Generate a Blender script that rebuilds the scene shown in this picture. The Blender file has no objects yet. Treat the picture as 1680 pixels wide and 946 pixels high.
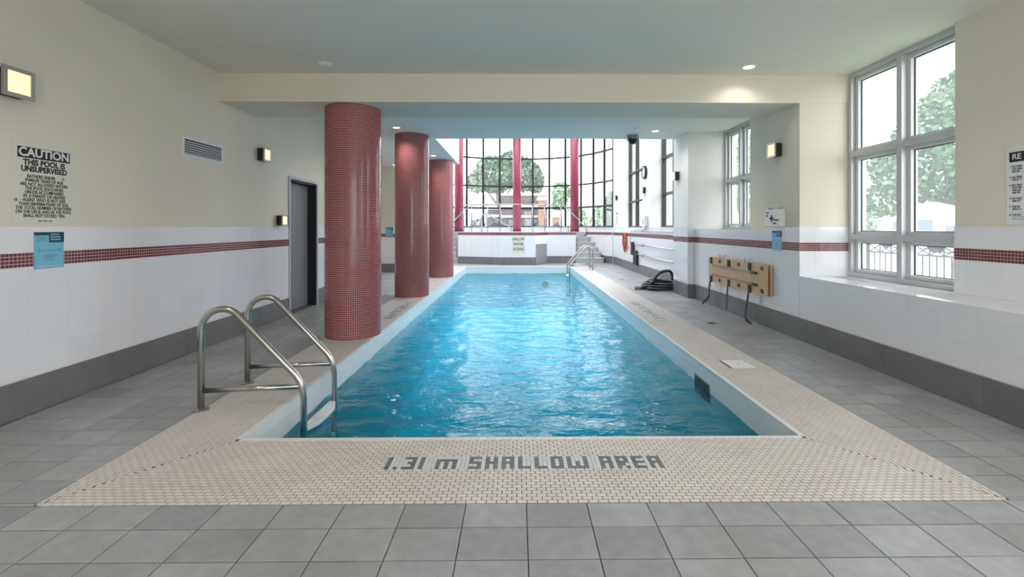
import bpy, math, random
from mathutils import Vector, Matrix
random.seed(7)
PI = math.pi
sc = bpy.context.scene
COL = sc.collection

# ------------------------------------------------------------------ camera, world, exposure
EYE = 1.38
F = 740.0                      # focal length in pixels of the 1680 px wide frame
cam_d = bpy.data.cameras.new('camera')
cam = bpy.data.objects.new('camera', cam_d); COL.objects.link(cam)
cam_d.sensor_fit = 'HORIZONTAL'; cam_d.sensor_width = 36.0
cam_d.lens = F / 1680 * 36.0
cam_d.shift_x = -15.8 / 1680; cam_d.shift_y = -100.0 / 1680
cam.location = (0, 0, EYE); cam.rotation_euler = (PI / 2, 0, -0.0105)
cam_d.clip_start = 0.05; cam_d.clip_end = 400
sc.camera = cam

world = bpy.data.worlds.new('overcast_sky'); sc.world = world
world.use_nodes = True
wn = world.node_tree.nodes; wl = world.node_tree.links
bg = wn['Background']
wtc = wn.new('ShaderNodeTexCoord'); wsep = wn.new('ShaderNodeSeparateXYZ'); wr = wn.new('ShaderNodeValToRGB')
wl.new(wtc.outputs['Generated'], wsep.inputs[0]); wl.new(wsep.outputs['Z'], wr.inputs['Fac'])
wr.color_ramp.elements[0].position = 0.0; wr.color_ramp.elements[0].color = (0.95, 0.97, 1.0, 1)
wr.color_ramp.elements[1].position = 0.7; wr.color_ramp.elements[1].color = (0.87, 0.93, 1.0, 1)
wl.new(wr.outputs['Color'], bg.inputs['Color'])
bg.inputs['Strength'].default_value = 5.2

vs = sc.view_settings
sc.display_settings.display_device = 'sRGB'
vs.view_transform = 'Standard'; vs.look = 'None'; vs.exposure = 0.10; vs.gamma = 1.0; vs.use_curve_mapping = False
cy = sc.cycles
cy.use_denoising = True
cy.max_bounces = 10; cy.diffuse_bounces = 6; cy.glossy_bounces = 4; cy.transmission_bounces = 8; cy.transparent_max_bounces = 16
cy.caustics_reflective = False; cy.caustics_refractive = False
cy.sample_clamp_indirect = 6.0

LAMP_WARM = (1.0, 0.94, 0.84)
DOWNLIGHT_W = 30.0       # ceiling lights in view, three of them lit as added fill
REAR_FILL_W = 60.0      # unseen ceiling lights added over the near end to brighten the room
SCONCE_EMIT = 0.95

# ------------------------------------------------------------------ materials
MATS = {}
def nodes_of(name):
    m = bpy.data.materials.new(name); m.use_nodes = True
    nt = m.node_tree
    return m, nt, nt.nodes['Principled BSDF']

def mat(name, col, rough=0.5, metal=0.0, spec=0.5, noise=0.0, scale=8.0, vary=None, var_amt=0.0, bump=0.0, bscale=60.0, coat=0.0, stain=None):
    """Principled with optional noise tint, per-piece tint (vary 'object' or 'island') and fine bump."""
    m, nt, p = nodes_of(name)
    p.inputs['Base Color'].default_value = (*col, 1)
    p.inputs['Roughness'].default_value = rough; p.inputs['Metallic'].default_value = metal
    p.inputs['Specular IOR Level'].default_value = spec; p.inputs['Coat Weight'].default_value = coat
    last = None
    if noise or vary:
        h = nt.nodes.new('ShaderNodeHueSaturation'); h.inputs['Color'].default_value = (*col, 1)
        val = None
        if noise:
            tc = nt.nodes.new('ShaderNodeNewGeometry')
            nz = nt.nodes.new('ShaderNodeTexNoise'); nz.inputs['Scale'].default_value = scale; nz.inputs['Detail'].default_value = 5
            nt.links.new(tc.outputs['Position'], nz.inputs['Vector'])
            mr = nt.nodes.new('ShaderNodeMapRange'); mr.inputs['From Min'].default_value = .3; mr.inputs['From Max'].default_value = .7
            mr.inputs['To Min'].default_value = 1 - noise; mr.inputs['To Max'].default_value = 1 + noise
            nt.links.new(nz.outputs['Fac'], mr.inputs['Value']); val = mr.outputs['Result']
        if vary:
            if vary == 'object':
                r = nt.nodes.new('ShaderNodeObjectInfo').outputs['Random']
            else:
                r = nt.nodes.new('ShaderNodeNewGeometry').outputs['Random Per Island']
            mv = nt.nodes.new('ShaderNodeMapRange'); mv.inputs['To Min'].default_value = 1 - var_amt; mv.inputs['To Max'].default_value = 1 + var_amt
            nt.links.new(r, mv.inputs['Value'])
            if val is None: val = mv.outputs['Result']
            else:
                mu = nt.nodes.new('ShaderNodeMath'); mu.operation = 'MULTIPLY'
                nt.links.new(val, mu.inputs[0]); nt.links.new(mv.outputs['Result'], mu.inputs[1]); val = mu.outputs[0]
        nt.links.new(val, h.inputs['Value']); colour = h.outputs['Color']
        if stain:                                  # broad worn patches of a second colour
            n2 = nt.nodes.new('ShaderNodeTexNoise'); n2.inputs['Scale'].default_value = 1.3; n2.inputs['Detail'].default_value = 6
            g2 = nt.nodes.new('ShaderNodeNewGeometry'); nt.links.new(g2.outputs['Position'], n2.inputs['Vector'])
            r2 = nt.nodes.new('ShaderNodeMapRange'); r2.inputs['From Min'].default_value = .42; r2.inputs['From Max'].default_value = .68; r2.inputs['To Max'].default_value = .45
            nt.links.new(n2.outputs['Fac'], r2.inputs['Value'])
            mx = nt.nodes.new('ShaderNodeMix'); mx.data_type = 'RGBA'; pass
            mx.inputs[7].default_value = (*stain, 1)
            nt.links.new(r2.outputs['Result'], mx.inputs[0]); nt.links.new(colour, mx.inputs[6]); colour = mx.outputs[2]
        nt.links.new(colour, p.inputs['Base Color'])
    if bump:
        tc = nt.nodes.new('ShaderNodeNewGeometry')
        nz = nt.nodes.new('ShaderNodeTexNoise'); nz.inputs['Scale'].default_value = bscale; nz.inputs['Detail'].default_value = 3
        nt.links.new(tc.outputs['Position'], nz.inputs['Vector'])
        b = nt.nodes.new('ShaderNodeBump'); b.inputs['Strength'].default_value = bump; b.inputs['Distance'].default_value = 0.002
        nt.links.new(nz.outputs['Fac'], b.inputs['Height']); nt.links.new(b.outputs['Normal'], p.inputs['Normal'])
    MATS[name] = m
    return m

def emit(name, col, s):
    m, nt, p = nodes_of(name)
    p.inputs['Base Color'].default_value = (*col, 1); p.inputs['Emission Color'].default_value = (*col, 1)
    p.inputs['Emission Strength'].default_value = s
    MATS[name] = m
    return m

def glass(name, haze, tint=(1, 1, 1)):
    """thin pane: clear, a mirror sheen by angle, and a film of condensation that scatters daylight"""
    m, nt, p = nodes_of(name); nt.nodes.remove(p)
    out = nt.nodes['Material Output']
    tr = nt.nodes.new('ShaderNodeBsdfTransparent'); tr.inputs['Color'].default_value = (*tint, 1)
    tl = nt.nodes.new('ShaderNodeBsdfTranslucent'); tl.inputs['Color'].default_value = (.9, .92, .95, 1)
    gl = nt.nodes.new('ShaderNodeBsdfGlossy'); gl.inputs['Roughness'].default_value = 0.02
    m1 = nt.nodes.new('ShaderNodeMixShader'); m1.inputs[0].default_value = haze
    nt.links.new(tr.outputs[0], m1.inputs[1]); nt.links.new(tl.outputs[0], m1.inputs[2])
    fr = nt.nodes.new('ShaderNodeFresnel')
    ge = nt.nodes.new('ShaderNodeNewGeometry'); io = nt.nodes.new('ShaderNodeMapRange')
    io.inputs['To Min'].default_value = 1.45; io.inputs['To Max'].default_value = 1/1.45      # same sheen on both faces of the pane
    nt.links.new(ge.outputs['Backfacing'], io.inputs['Value']); nt.links.new(io.outputs['Result'], fr.inputs['IOR'])
    m2 = nt.nodes.new('ShaderNodeMixShader')
    nt.links.new(fr.outputs[0], m2.inputs[0]); nt.links.new(m1.outputs[0], m2.inputs[1]); nt.links.new(gl.outputs[0], m2.inputs[2])
    nt.links.new(m2.outputs[0], out.inputs['Surface'])
    MATS[name] = m
    return m

def water_material():
    m, nt, p = nodes_of('pool_water'); nt.nodes.remove(p)
    out = nt.nodes['Material Output']
    geo = nt.nodes.new('ShaderNodeNewGeometry')
    mp = nt.nodes.new('ShaderNodeMapping'); mp.inputs['Scale'].default_value = (0.6, 1.35, 1)
    nt.links.new(geo.outputs['Position'], mp.inputs['Vector'])
    nz = nt.nodes.new('ShaderNodeTexNoise'); nz.inputs['Scale'].default_value = 11.0; nz.inputs['Detail'].default_value = 2.0; nz.inputs['Distortion'].default_value = 0.6
    nt.links.new(mp.outputs[0], nz.inputs['Vector'])
    b = nt.nodes.new('ShaderNodeBump'); b.inputs['Strength'].default_value = 0.8; b.inputs['Distance'].default_value = 0.018
    nt.links.new(nz.outputs['Fac'], b.inputs['Height'])
    tr = nt.nodes.new('ShaderNodeBsdfTransparent'); tr.inputs['Color'].default_value = (0.05, 0.80, 0.985, 1)
    gl = nt.nodes.new('ShaderNodeBsdfGlossy'); gl.inputs['Roughness'].default_value = 0.0
    nt.links.new(b.outputs['Normal'], gl.inputs['Normal'])
    fr = nt.nodes.new('ShaderNodeFresnel'); fr.inputs['IOR'].default_value = 1.33
    nt.links.new(b.outputs['Normal'], fr.inputs['Normal'])
    mx = nt.nodes.new('ShaderNodeMixShader')
    nt.links.new(fr.outputs[0], mx.inputs[0]); nt.links.new(tr.outputs[0], mx.inputs[1]); nt.links.new(gl.outputs[0], mx.inputs[2])
    nt.links.new(mx.outputs[0], out.inputs['Surface'])
    MATS['water'] = m

mat('cream_paint', (0.765, 0.71, 0.60), .7, noise=.02, scale=2)
mat('ceiling_paint', (0.79, 0.765, 0.69), .75, noise=.015, scale=1.5)
mat('white_paint', (0.80, 0.79, 0.75), .6)
mat('white_tile', (0.82, 0.825, 0.86), .12, vary='object', var_amt=.012)
mat('white_tile_joined', (0.82, 0.825, 0.86), .12, vary='island', var_amt=.012)
mat('base_tile', (0.17, 0.17, 0.18), .45, noise=.08, scale=5, vary='object', var_amt=.04)
mat('base_tile_joined', (0.17, 0.17, 0.18), .45, noise=.08, scale=5, vary='island', var_amt=.04)
mat('floor_tile', (0.345, 0.352, 0.365), .42, noise=.10, scale=14, vary='object', var_amt=.15, bump=.5, bscale=120, stain=(0.235, 0.215, 0.19))
mat('floor_tile_joined', (0.345, 0.352, 0.365), .42, noise=.10, scale=14, vary='island', var_amt=.15, stain=(0.235, 0.215, 0.19))
mat('floor_grout', (0.13, 0.13, 0.13), .9)
mat('coping_tile', (0.68, 0.625, 0.59), .4, noise=.05, scale=3, vary='object', var_amt=.05)
mat('coping_tile_joined', (0.68, 0.625, 0.59), .4, noise=.05, scale=3, vary='island', var_amt=.05)
mat('coping_grout', (0.17, 0.14, 0.13), .9)
mat('nosing_tile', (0.76, 0.75, 0.74), .3, vary='island', var_amt=.03)
mat('letter_tile', (0.15, 0.16, 0.18), .4, vary='island', var_amt=.15)
mat('letter_ground_tile', (0.66, 0.66, 0.66), .4, vary='island', var_amt=.04)
mat('red_mosaic', (0.30, 0.042, 0.06), .12, vary='island', var_amt=.30)
mat('red_grout', (0.60, 0.44, 0.42), .8)
mat('red_mosaic_far', (0.31, 0.045, 0.085), .18, noise=.1, scale=30)
mat('stripe_mosaic', (0.16, 0.022, 0.035), .15, vary='island', var_amt=.35)
mat('stripe_grout', (0.66, 0.50, 0.49), .8)
mat('basin', (0.88, 0.91, 0.92), .35, noise=.03, scale=2)
mat('pool_wall_tile', (0.84, 0.82, 0.80), .2, vary='island', var_amt=.015)
mat('tile_grout', (0.74, 0.74, 0.76), .7)
mat('hole_shade', (0.10, 0.07, 0.045), .8)
mat('steel', (0.50, 0.48, 0.46), .22, metal=1.0)
mat('steel_bright', (0.36, 0.36, 0.37), .3, metal=1.0)
mat('aluminium', (0.58, 0.58, 0.60), .4, metal=.3)
mat('white_frame', (0.74, 0.75, 0.77), .4)
mat('black_frame', (0.018, 0.02, 0.022), .4)
mat('gasket', (0.03, 0.03, 0.035), .7)
mat('grey_door', (0.19, 0.20, 0.215), .5, noise=.05, scale=4)
mat('door_dark', (0.02, 0.02, 0.022), .6)
mat('trim_grey', (0.45, 0.46, 0.47), .5)
mat('black', (0.012, 0.012, 0.012), .5)
mat('ink', (0.02, 0.02, 0.022), .7)
mat('sign_cream', (0.72, 0.71, 0.62), .5)
mat('sign_white', (0.78, 0.78, 0.78), .5)
mat('blue_paper', (0.20, 0.52, 0.72), .5)
mat('navy_print', (0.02, 0.05, 0.10), .6)
mat('blue_print', (0.06, 0.22, 0.38), .6)
mat('plywood', (0.60, 0.42, 0.24), .5, noise=.08, scale=9)
mat('plywood_edge', (0.40, 0.28, 0.16), .6)
mat('strap', (0.015, 0.015, 0.017), .6)
mat('white_plastic', (0.80, 0.80, 0.79), .35)
mat('grey_plastic', (0.28, 0.28, 0.29), .4)
mat('hose', (0.018, 0.024, 0.032), .4)
mat('rope', (0.50, 0.13, 0.09), .6)
mat('pole_metal', (0.62, 0.63, 0.65), .3, metal=.8)
mat('step_plastic', (0.80, 0.82, 0.83), .3)
mat('stair_tile', (0.46, 0.46, 0.46), .5, noise=.06, scale=6)
mat('stair_edge', (0.66, 0.66, 0.66), .5)
mat('asphalt', (0.30, 0.31, 0.32), .9, noise=.1, scale=1)
mat('pavement', (0.50, 0.50, 0.50), .9, noise=.06, scale=2)
mat('grass', (0.16, 0.26, 0.10), .9, noise=.2, scale=6)
mat('leaf_mid', (0.085, 0.17, 0.085), .6, vary='island', var_amt=.45)
mat('leaf_pale', (0.22, 0.36, 0.20), .6, vary='island', var_amt=.4)
mat('leaf_dark', (0.04, 0.10, 0.07), .6, vary='island', var_amt=.4)
mat('bark', (0.16, 0.12, 0.09), .9, noise=.2, scale=12)
mat('dark_brick', (0.11, 0.085, 0.085), .85, noise=.15, scale=5)
mat('red_brick', (0.42, 0.20, 0.14), .85, vary='island', var_amt=.2)
mat('stone', (0.62, 0.60, 0.57), .8)
mat('pale_wall', (0.72, 0.72, 0.70), .8)
mat('roof_grey', (0.32, 0.33, 0.35), .8)
mat('far_glass', (0.14, 0.18, 0.22), .15)
mat('fence_black', (0.03, 0.03, 0.035), .5)
mat('car_white', (0.80, 0.81, 0.82), .25, coat=.5)
mat('tyre', (0.02, 0.02, 0.02), .8)
mat('lamp_metal', (0.40, 0.38, 0.37), .35, metal=.7)
emit('sconce_glow', (1.0, 0.80, 0.42), SCONCE_EMIT)
emit('downlight_glow', (1.0, 0.93, 0.80), 6.0)
glass('clear_glass', 0.03)
glass('misty_glass', 0.07)
water_material()
M = MATS

# ------------------------------------------------------------------ mesh helpers
def wloc(o):
    v = Vector((0, 0, 0))
    while o is not None:
        v += o.location; o = o.parent
    return v

class MB:
    """collects shapes in world coordinates and links them as ONE mesh object"""
    def __init__(s): s.v = []; s.f = []
    def add(s, vs_, fs):
        n = len(s.v); s.v += [tuple(q) for q in vs_]; s.f += [tuple(i + n for i in f) for f in fs]; return s
    def box(s, x0, x1, y0, y1, z0, z1):
        return s.add([(x0,y0,z0),(x1,y0,z0),(x1,y1,z0),(x0,y1,z0),(x0,y0,z1),(x1,y0,z1),(x1,y1,z1),(x0,y1,z1)],
                     [(0,3,2,1),(4,5,6,7),(0,1,5,4),(1,2,6,5),(2,3,7,6),(3,0,4,7)])
    def bar(s, p, q, w, h, up=(0, 0, 1)):
        p = Vector(p); q = Vector(q); d = (q - p).normalized(); u = Vector(up)
        if abs(d.dot(u)) > .99: u = Vector((0, 1, 0))
        a = d.cross(u).normalized() * (w / 2); b = a.cross(d).normalized() * (h / 2)
        return s.add([p-a-b, p+a-b, p+a+b, p-a+b, q-a-b, q+a-b, q+a+b, q-a+b],
                     [(3,2,1,0),(4,5,6,7),(0,1,5,4),(1,2,6,5),(2,3,7,6),(3,0,4,7)])
    def frame_box(s, c, ex, ey, ez):
        """box with centre c and half-axis vectors"""
        c, ex, ey, ez = map(Vector, (c, ex, ey, ez)); P = []
        for sz in (-1, 1):
            for sx, sy in ((-1,-1),(1,-1),(1,1),(-1,1)): P.append(c + ex*sx + ey*sy + ez*sz)
        return s.add(P, [(0,3,2,1),(4,5,6,7),(0,1,5,4),(1,2,6,5),(2,3,7,6),(3,0,4,7)])
    def prism(s, poly, z0, z1):
        n = len(poly)
        return s.add([(x, y, z0) for x, y in poly] + [(x, y, z1) for x, y in poly],
                     [tuple(range(n - 1, -1, -1)), tuple(range(n, 2 * n))] + [(i, (i+1) % n, n + (i+1) % n, n + i) for i in range(n)])
    def extrude(s, pts, d):
        """closed 3D outline pushed along vector d"""
        d = Vector(d); n = len(pts); pts = [Vector(p) for p in pts]
        return s.add(pts + [p + d for p in pts], [tuple(range(n - 1, -1, -1)), tuple(range(n, 2 * n))] + [(i, (i+1) % n, n + (i+1) % n, n + i) for i in range(n)])
    def ring(s, outer, inner, d):
        """outline with a hole, same point count in both loops, pushed along d"""
        n = len(outer); d = Vector(d); o = [Vector(p) for p in outer]; i_ = [Vector(p) for p in inner]
        V = o + i_ + [p + d for p in o] + [p + d for p in i_]; Fs = []
        for k in range(n):
            j = (k + 1) % n
            Fs += [(k, n + k, n + j, j), (2*n + k, 2*n + j, 3*n + j, 3*n + k), (k, j, 2*n + j, 2*n + k), (n + j, n + k, 3*n + k, 3*n + j)]
        return s.add(V, Fs)
    def tube(s, path, r, n=12, closed=False):
        P = [Vector(p) for p in path]; m = len(P); T = []
        for i in range(m):
            a = P[i-1] if (i or closed) else P[i]; b = P[(i+1) % m] if (i < m-1 or closed) else P[i]
            T.append((b - a).normalized())
        up = Vector((0, 0, 1)) if abs(T[0].z) < .9 else Vector((1, 0, 0))
        a = T[0].cross(up).normalized(); V = []
        for i in range(m):
            a = (a - T[i] * a.dot(T[i])).normalized(); b = T[i].cross(a)
            rr = r[i] if isinstance(r, (list, tuple)) else r
            for k in range(n):
                t = 2*PI*k/n; V.append(P[i] + (a*math.cos(t) + b*math.sin(t))*rr)
        Fs = []
        for i in range(m if closed else m - 1):
            j = (i+1) % m
            for k in range(n): Fs.append((i*n+k, i*n+(k+1)%n, j*n+(k+1)%n, j*n+k))
        if not closed: Fs += [tuple(range(n-1,-1,-1)), tuple(range((m-1)*n, m*n))]
        return s.add(V, Fs)
    def lathe(s, c, prof, axis='z', n=24):
        V = []; Fs = []; m = len(prof); c = Vector(c)
        for r, h in prof:
            for k in range(n):
                t = 2*PI*k/n; x, y = r*math.cos(t), r*math.sin(t)
                V.append(c + (Vector((x, y, h)) if axis == 'z' else Vector((h, x, y)) if axis == 'x' else Vector((x, h, y))))
        for i in range(m-1):
            for k in range(n): Fs.append((i*n+k, i*n+(k+1)%n, (i+1)*n+(k+1)%n, (i+1)*n+k))
        Fs += [tuple(range(n-1,-1,-1)), tuple(range((m-1)*n, m*n))]
        return s.add(V, Fs)
    def blob(s, c, rx, ry, rz, n=8, m=6):
        V = []; Fs = []
        for i in range(m+1):
            ph = PI*i/m
            for k in range(n):
                t = 2*PI*k/n; V.append((c[0]+rx*math.sin(ph)*math.cos(t), c[1]+ry*math.sin(ph)*math.sin(t), c[2]+rz*math.cos(ph)))
        for i in range(m):
            for k in range(n): Fs.append((i*n+k, (i+1)*n+k, (i+1)*n+(k+1)%n, i*n+(k+1)%n))
        return s.add(V, Fs)
    def mesh(s, name, mt, off=Vector((0, 0, 0)), smooth=False):
        me = bpy.data.meshes.new(name)
        me.from_pydata([(x-off.x, y-off.y, z-off.z) for x, y, z in s.v], [], s.f)
        if mt is not None: me.materials.append(M[mt] if isinstance(mt, str) else mt)
        if smooth: me.shade_smooth()
        me.update(); return me
    def build(s, name, mt, parent=None, smooth=False, bevel=0, kind=None, origin=None):
        off = wloc(parent) + (Vector(origin) if origin else Vector((0, 0, 0)))
        o = bpy.data.objects.new(name, s.mesh(name, mt, off, smooth)); COL.objects.link(o)
        if origin: o.location = origin
        if parent: o.parent = parent
        if bevel:
            b = o.modifiers.new('bevel', 'BEVEL'); b.width = bevel; b.segments = 2; b.limit_method = 'ANGLE'
        if kind: o['kind'] = kind
        return o

def tag(o, label, cat, group=None):
    o['label'] = label; o['category'] = cat
    if group: o['group'] = group
    return o
def thing(name, label, cat, loc, group=None):
    o = bpy.data.objects.new(name, None); COL.objects.link(o); o.location = loc; o.empty_display_size = .1
    return tag(o, label, cat, group)
def struct(name, mb, mt, parent=None):
    o = mb.build(name, mt, parent)
    if parent is None: o['kind'] = 'structure'
    return o
def struct_empty(name, loc=(0, 0, 0)):
    o = bpy.data.objects.new(name, None); COL.objects.link(o); o.location = loc; o['kind'] = 'structure'; return o
def copy_tree(o, parent=None):
    c = o.copy(); COL.objects.link(c); c.parent = parent
    for ch in list(o.children): copy_tree(ch, c)
    return c
def piece(name, me, parent, loc, scale=None):
    o = bpy.data.objects.new(name, me); COL.objects.link(o); o.parent = parent; o.location = Vector(loc) - wloc(parent)
    if scale: o.scale = scale
    return o

ROT = {'+x': (PI/2, 0, PI/2), '-x': (PI/2, 0, -PI/2), '-y': (PI/2, 0, 0)}
LETTERS = []
def text(body, loc, size, face, mt, parent, bold=0.0, align='CENTER', squeeze=1.0, name='lettering'):
    cu = bpy.data.curves.new(name, 'FONT'); cu.body = body; cu.size = size; cu.align_x = align; cu.align_y = 'CENTER'
    cu.offset = bold * size * .45; cu.extrude = 0.0006; cu.resolution_u = 3; cu.materials.append(M[mt])
    o = bpy.data.objects.new(name, cu); COL.objects.link(o); o.rotation_euler = ROT[face]; LETTERS.append(o)
    o.parent = parent; o.location = Vector(loc) - wloc(parent); o.scale = (squeeze, 1, 1)
    return o
def arc(c, r, a0, a1, n, u, v):
    c, u, v = Vector(c), Vector(u), Vector(v)
    return [c + u*(r*math.cos(a0+(a1-a0)*i/n)) + v*(r*math.sin(a0+(a1-a0)*i/n)) for i in range(n+1)]

# ------------------------------------------------------------------ setting: dimensions (metres)
XL, XR, XRU, XR2, XR3 = -3.594, 3.467, 3.985, 3.34, 3.67
ZC, ZB = 3.25, 2.907           # ceiling, underside of the beam
BY0, BY1 = 5.50, 6.27          # beam
YA = 9.525                     # where the tall hall begins
PX0, PX1, PY0, PY1 = -1.80, 1.875, 2.965, 15.83
CX0, CX1, CY0, CY1 = -2.40, 2.50, 2.26, 16.25
ZW = -0.225
ROWS = [0.28, 0.488, 0.690, 0.893, 1.090]
S0, S1, ZT = 1.090, 1.195, 1.385
BACK = -2.6

CURVE = [(-3.72,17.24),(-3.50,17.85),(-3.18,18.45),(-2.75,19.0),(-2.16,19.47),(-1.47,19.8),(-.75,19.95),(-.02,20.02),
         (.70,20.0),(1.43,19.86),(2.10,19.52),(2.71,19.05),(3.14,18.47),(3.47,17.85),(3.70,17.24)]

# floor slab around the basin
fl = MB()
ED = .007
fl.box(-5.5, 4.0, BACK, PY0-ED, -.35, -.006); fl.box(-5.5, 4.0, PY1+ED, 20.5, -.35, -.006)
fl.box(-5.5, PX0-ED, PY0-ED, PY1+ED, -.35, -.006); fl.box(PX1+ED, 4.0, PY0-ED, PY1+ED, -.35, -.006)
floor = struct('floor', fl, 'floor_grout')

def screen_area(x, y, z, w, h):
    d = y - .0105*x
    if d < .6: return 0
    u = 855.8 + F*(x + .0105*y - .0)/d; v = 373 + F*(EYE - z)/d
    if not (-30 < u < 1710 and -30 < v < 976): return 0
    return w*h*(EYE - z)/d**3

# floor tiles on a straight grid, the nearest 300 as single pieces
GX, GY, OX, OY = 0.3015, 0.2035, 0.047, 2.079
cells = []
def clip_cell(x0, x1, y0, y1):
    """the parts of a tile that lie outside the mosaic border"""
    out = []
    if y1 <= CY0 or y0 >= CY1 or x1 <= CX0 or x0 >= CX1: return [(x0, x1, y0, y1)]
    if y0 < CY0: out.append((x0, x1, y0, CY0)); y0 = CY0
    if y1 > CY1: out.append((x0, x1, CY1, y1)); y1 = CY1
    if x0 < CX0: out.append((x0, CX0, y0, y1))
    if x1 > CX1: out.append((CX1, x1, y0, y1))
    return out
for i in range(-18, 13):
    for j in range(-23, 76):
        x0, y0 = OX + i*GX, OY + j*GY
        x1, y1 = x0 + GX, y0 + GY
        lim0 = XL if y0 < 11 else -5.3
        x0 = max(x0, lim0); x1 = min(x1, 3.68)
        if x1 - x0 < .02: continue
        for c in clip_cell(x0, x1, y0, y1):
            if c[1]-c[0] > .012 and c[3]-c[2] > .012: cells.append(c)
g = .0025
cells.sort(key=lambda c: -screen_area((c[0]+c[1])/2, (c[2]+c[3])/2, 0, c[1]-c[0], c[3]-c[2]))
tile_cache = {}
def floor_tile_mesh(w, h):
    k = (round(w, 3), round(h, 3))
    if k not in tile_cache:
        b = .003; q = MB(); W, H = w/2 - g, h/2 - g
        q.add([(-W,-H,-.006),(W,-H,-.006),(W,H,-.006),(-W,H,-.006),(-W,-H,-.0012),(W,-H,-.0012),(W,H,-.0012),(-W,H,-.0012),
               (-W+b,-H+b,0),(W-b,-H+b,0),(W-b,H-b,0),(-W+b,H-b,0)],
              [(8,9,10,11)] + [(i, (i+1)%4, 4+(i+1)%4, 4+i) for i in range(4)] + [(4+i, 4+(i+1)%4, 8+(i+1)%4, 8+i) for i in range(4)])
        tile_cache[k] = q.mesh('tile', 'floor_tile')
    return tile_cache[k]
for c in cells[:300]:
    piece('tile', floor_tile_mesh(c[1]-c[0], c[3]-c[2]), floor, ((c[0]+c[1])/2, (c[2]+c[3])/2, random.uniform(-.0006, .0006)))
q = MB()
def slab5(q, x0, x1, y0, y1, z0, z1):
    q.add([(x0,y0,z0),(x1,y0,z0),(x1,y1,z0),(x0,y1,z0),(x0,y0,z1),(x1,y0,z1),(x1,y1,z1),(x0,y1,z1)],
          [(4,5,6,7),(0,1,5,4),(1,2,6,5),(2,3,7,6),(3,0,4,7)])
for c in cells[300:]: slab5(q, c[0]+g, c[1]-g, c[2]+g, c[3]-g, -.006, random.uniform(-.0008, .0006))
q.build('distant_tiles', 'floor_tile_joined', floor, kind='stuff')

# ceiling, beam, walls of the tall hall above it
c_ = MB()
c_.box(-5.6, 4.45, BACK, YA, ZC, ZC+.35); c_.box(-5.6, -1.73, YA, 13.45, ZC, ZC+.35); c_.box(-5.6, -3.72, 13.45, 14.1, ZC, ZC+.35)
ceiling = struct('ceiling', c_, 'ceiling_paint')
beam = struct('ceiling_beam', MB().box(XL-.01, XRU+.3, BY0, BY1, ZB, ZC), 'cream_paint')
struct('ceiling_upper', MB().box(-4.0, -3.0, YA-.12, 21.0, 6.2, 6.4).box(3.4, 4.45, YA-.12, 21.0, 6.2, 6.4).box(-3.0, 3.4, YA-.12, 10.2, 6.2, 6.4).box(-3.0, 3.4, 18.6, 21.0, 6.2, 6.4), 'white_paint')
w_ = MB(); w_.box(-1.85, 4.45, YA-.12, YA-.002, ZC+.35, 6.2); w_.box(-1.85, -1.722, YA, 13.452, ZC+.004, 6.2); w_.box(-3.95, -1.724, 13.33, 13.45, ZC+.35, 6.2)
struct('wall_hall_upper', w_, 'white_paint')
# left wall with the door opening, then the side bay and its end wall
D0, D1, DZ = 7.19, 8.13, 2.15
lw = MB(); X1 = XL - .008
lw.box(X1-.2, X1, BACK, D0, 0, ZC); lw.box(X1-.2, X1, D1, 11.0, 0, ZC); lw.box(X1-.2, X1, D0, D1, DZ, ZC)
lw.box(X1-.2, X1-.17, D0, D1, 0, DZ)
wall_left = struct('wall_left', lw, 'cream_paint')
b_ = MB(); b_.box(-5.6, X1-.02, 10.8, 10.995, 0, ZC); b_.box(-5.6, -5.4, 11.0, 14.1, 0, ZC); b_.box(-5.4, -3.72, 13.9, 14.1, 0, ZC)
wall_left_bay = struct('wall_left_bay', b_, 'cream_paint')
struct('wall_hall_left', MB().box(-3.95, -3.715, 13.95, 17.24, 0, 6.2).box(-3.95, -3.715, 13.46, 13.95, ZC+.36, 6.2), 'white_paint')
struct('wall_back', MB().box(-3.8, -3.0, BACK-.2, BACK, 0, ZC).box(-3.0, -.6, BACK-.2, BACK, .3, 3.0).box(3.0, 4.3, BACK-.2, BACK, 0, ZC).box(-3.0, 3.0, BACK-.2, BACK, 0, .3).box(-3.0, 3.0, BACK-.2, BACK, 3.0, ZC), 'cream_paint')
# right wall
rw = MB(); o_ = .008
XO = 4.30
rw.box(XR+o_, XO, BACK, BY0, 0, .78)                                   # low wall under the long ledge
for a, b in ((2.15, 4.07), (-.55, .25), (BACK, -2.3)): rw.box(XRU+o_, XO, a, b, .78, ZC)
rw.box(XR+o_, XO, BY0+o_, BY1, 0, ZC)                                    # pier under the beam
rw.box(XR+o_, XO, BY1, 8.78+o_, 0, 1.34); rw.box(XRU, XO, BY1, 7.66, 1.34, ZC)
wall_right = struct('wall_right', rw, 'cream_paint')
rf = MB()
rf.box(XR2+o_, XO, 8.78+o_, 9.6, 0, ZC); rf.box(XR2+o_, XO, YA, 9.6, ZC, 6.2)
rf.box(XR3+o_, XO, 9.6, 17.26, 0, ZT-.01)
rf.box(XR3+o_, XO, 12.41, 13.18, ZT-.01, 6.2); rf.box(XR3+o_, XO, 16.07, 17.26, ZT-.01, 6.2)
rf.box(XR3+.1, XO, 9.6, 16.1, 6.0, 6.2)
wall_right_far = struct('wall_right_far', rf, 'white_paint')
# curved low wall below the bow window
cw = MB()
for (xa, ya), (xb, yb) in zip(CURVE, CURVE[1:]):
    n = Vector((yb-ya, -(xb-xa), 0)).normalized()
    i0, i1 = Vector((xa, ya, 0)), Vector((xb, yb, 0)); off = n * -.22
    cw.extrude([i0 + n*.04, i1 + n*.04, i1 + off, i0 + off], (0, 0, ZT))
wall_bow = struct('wall_bow', cw, 'white_tile_joined')

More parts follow.
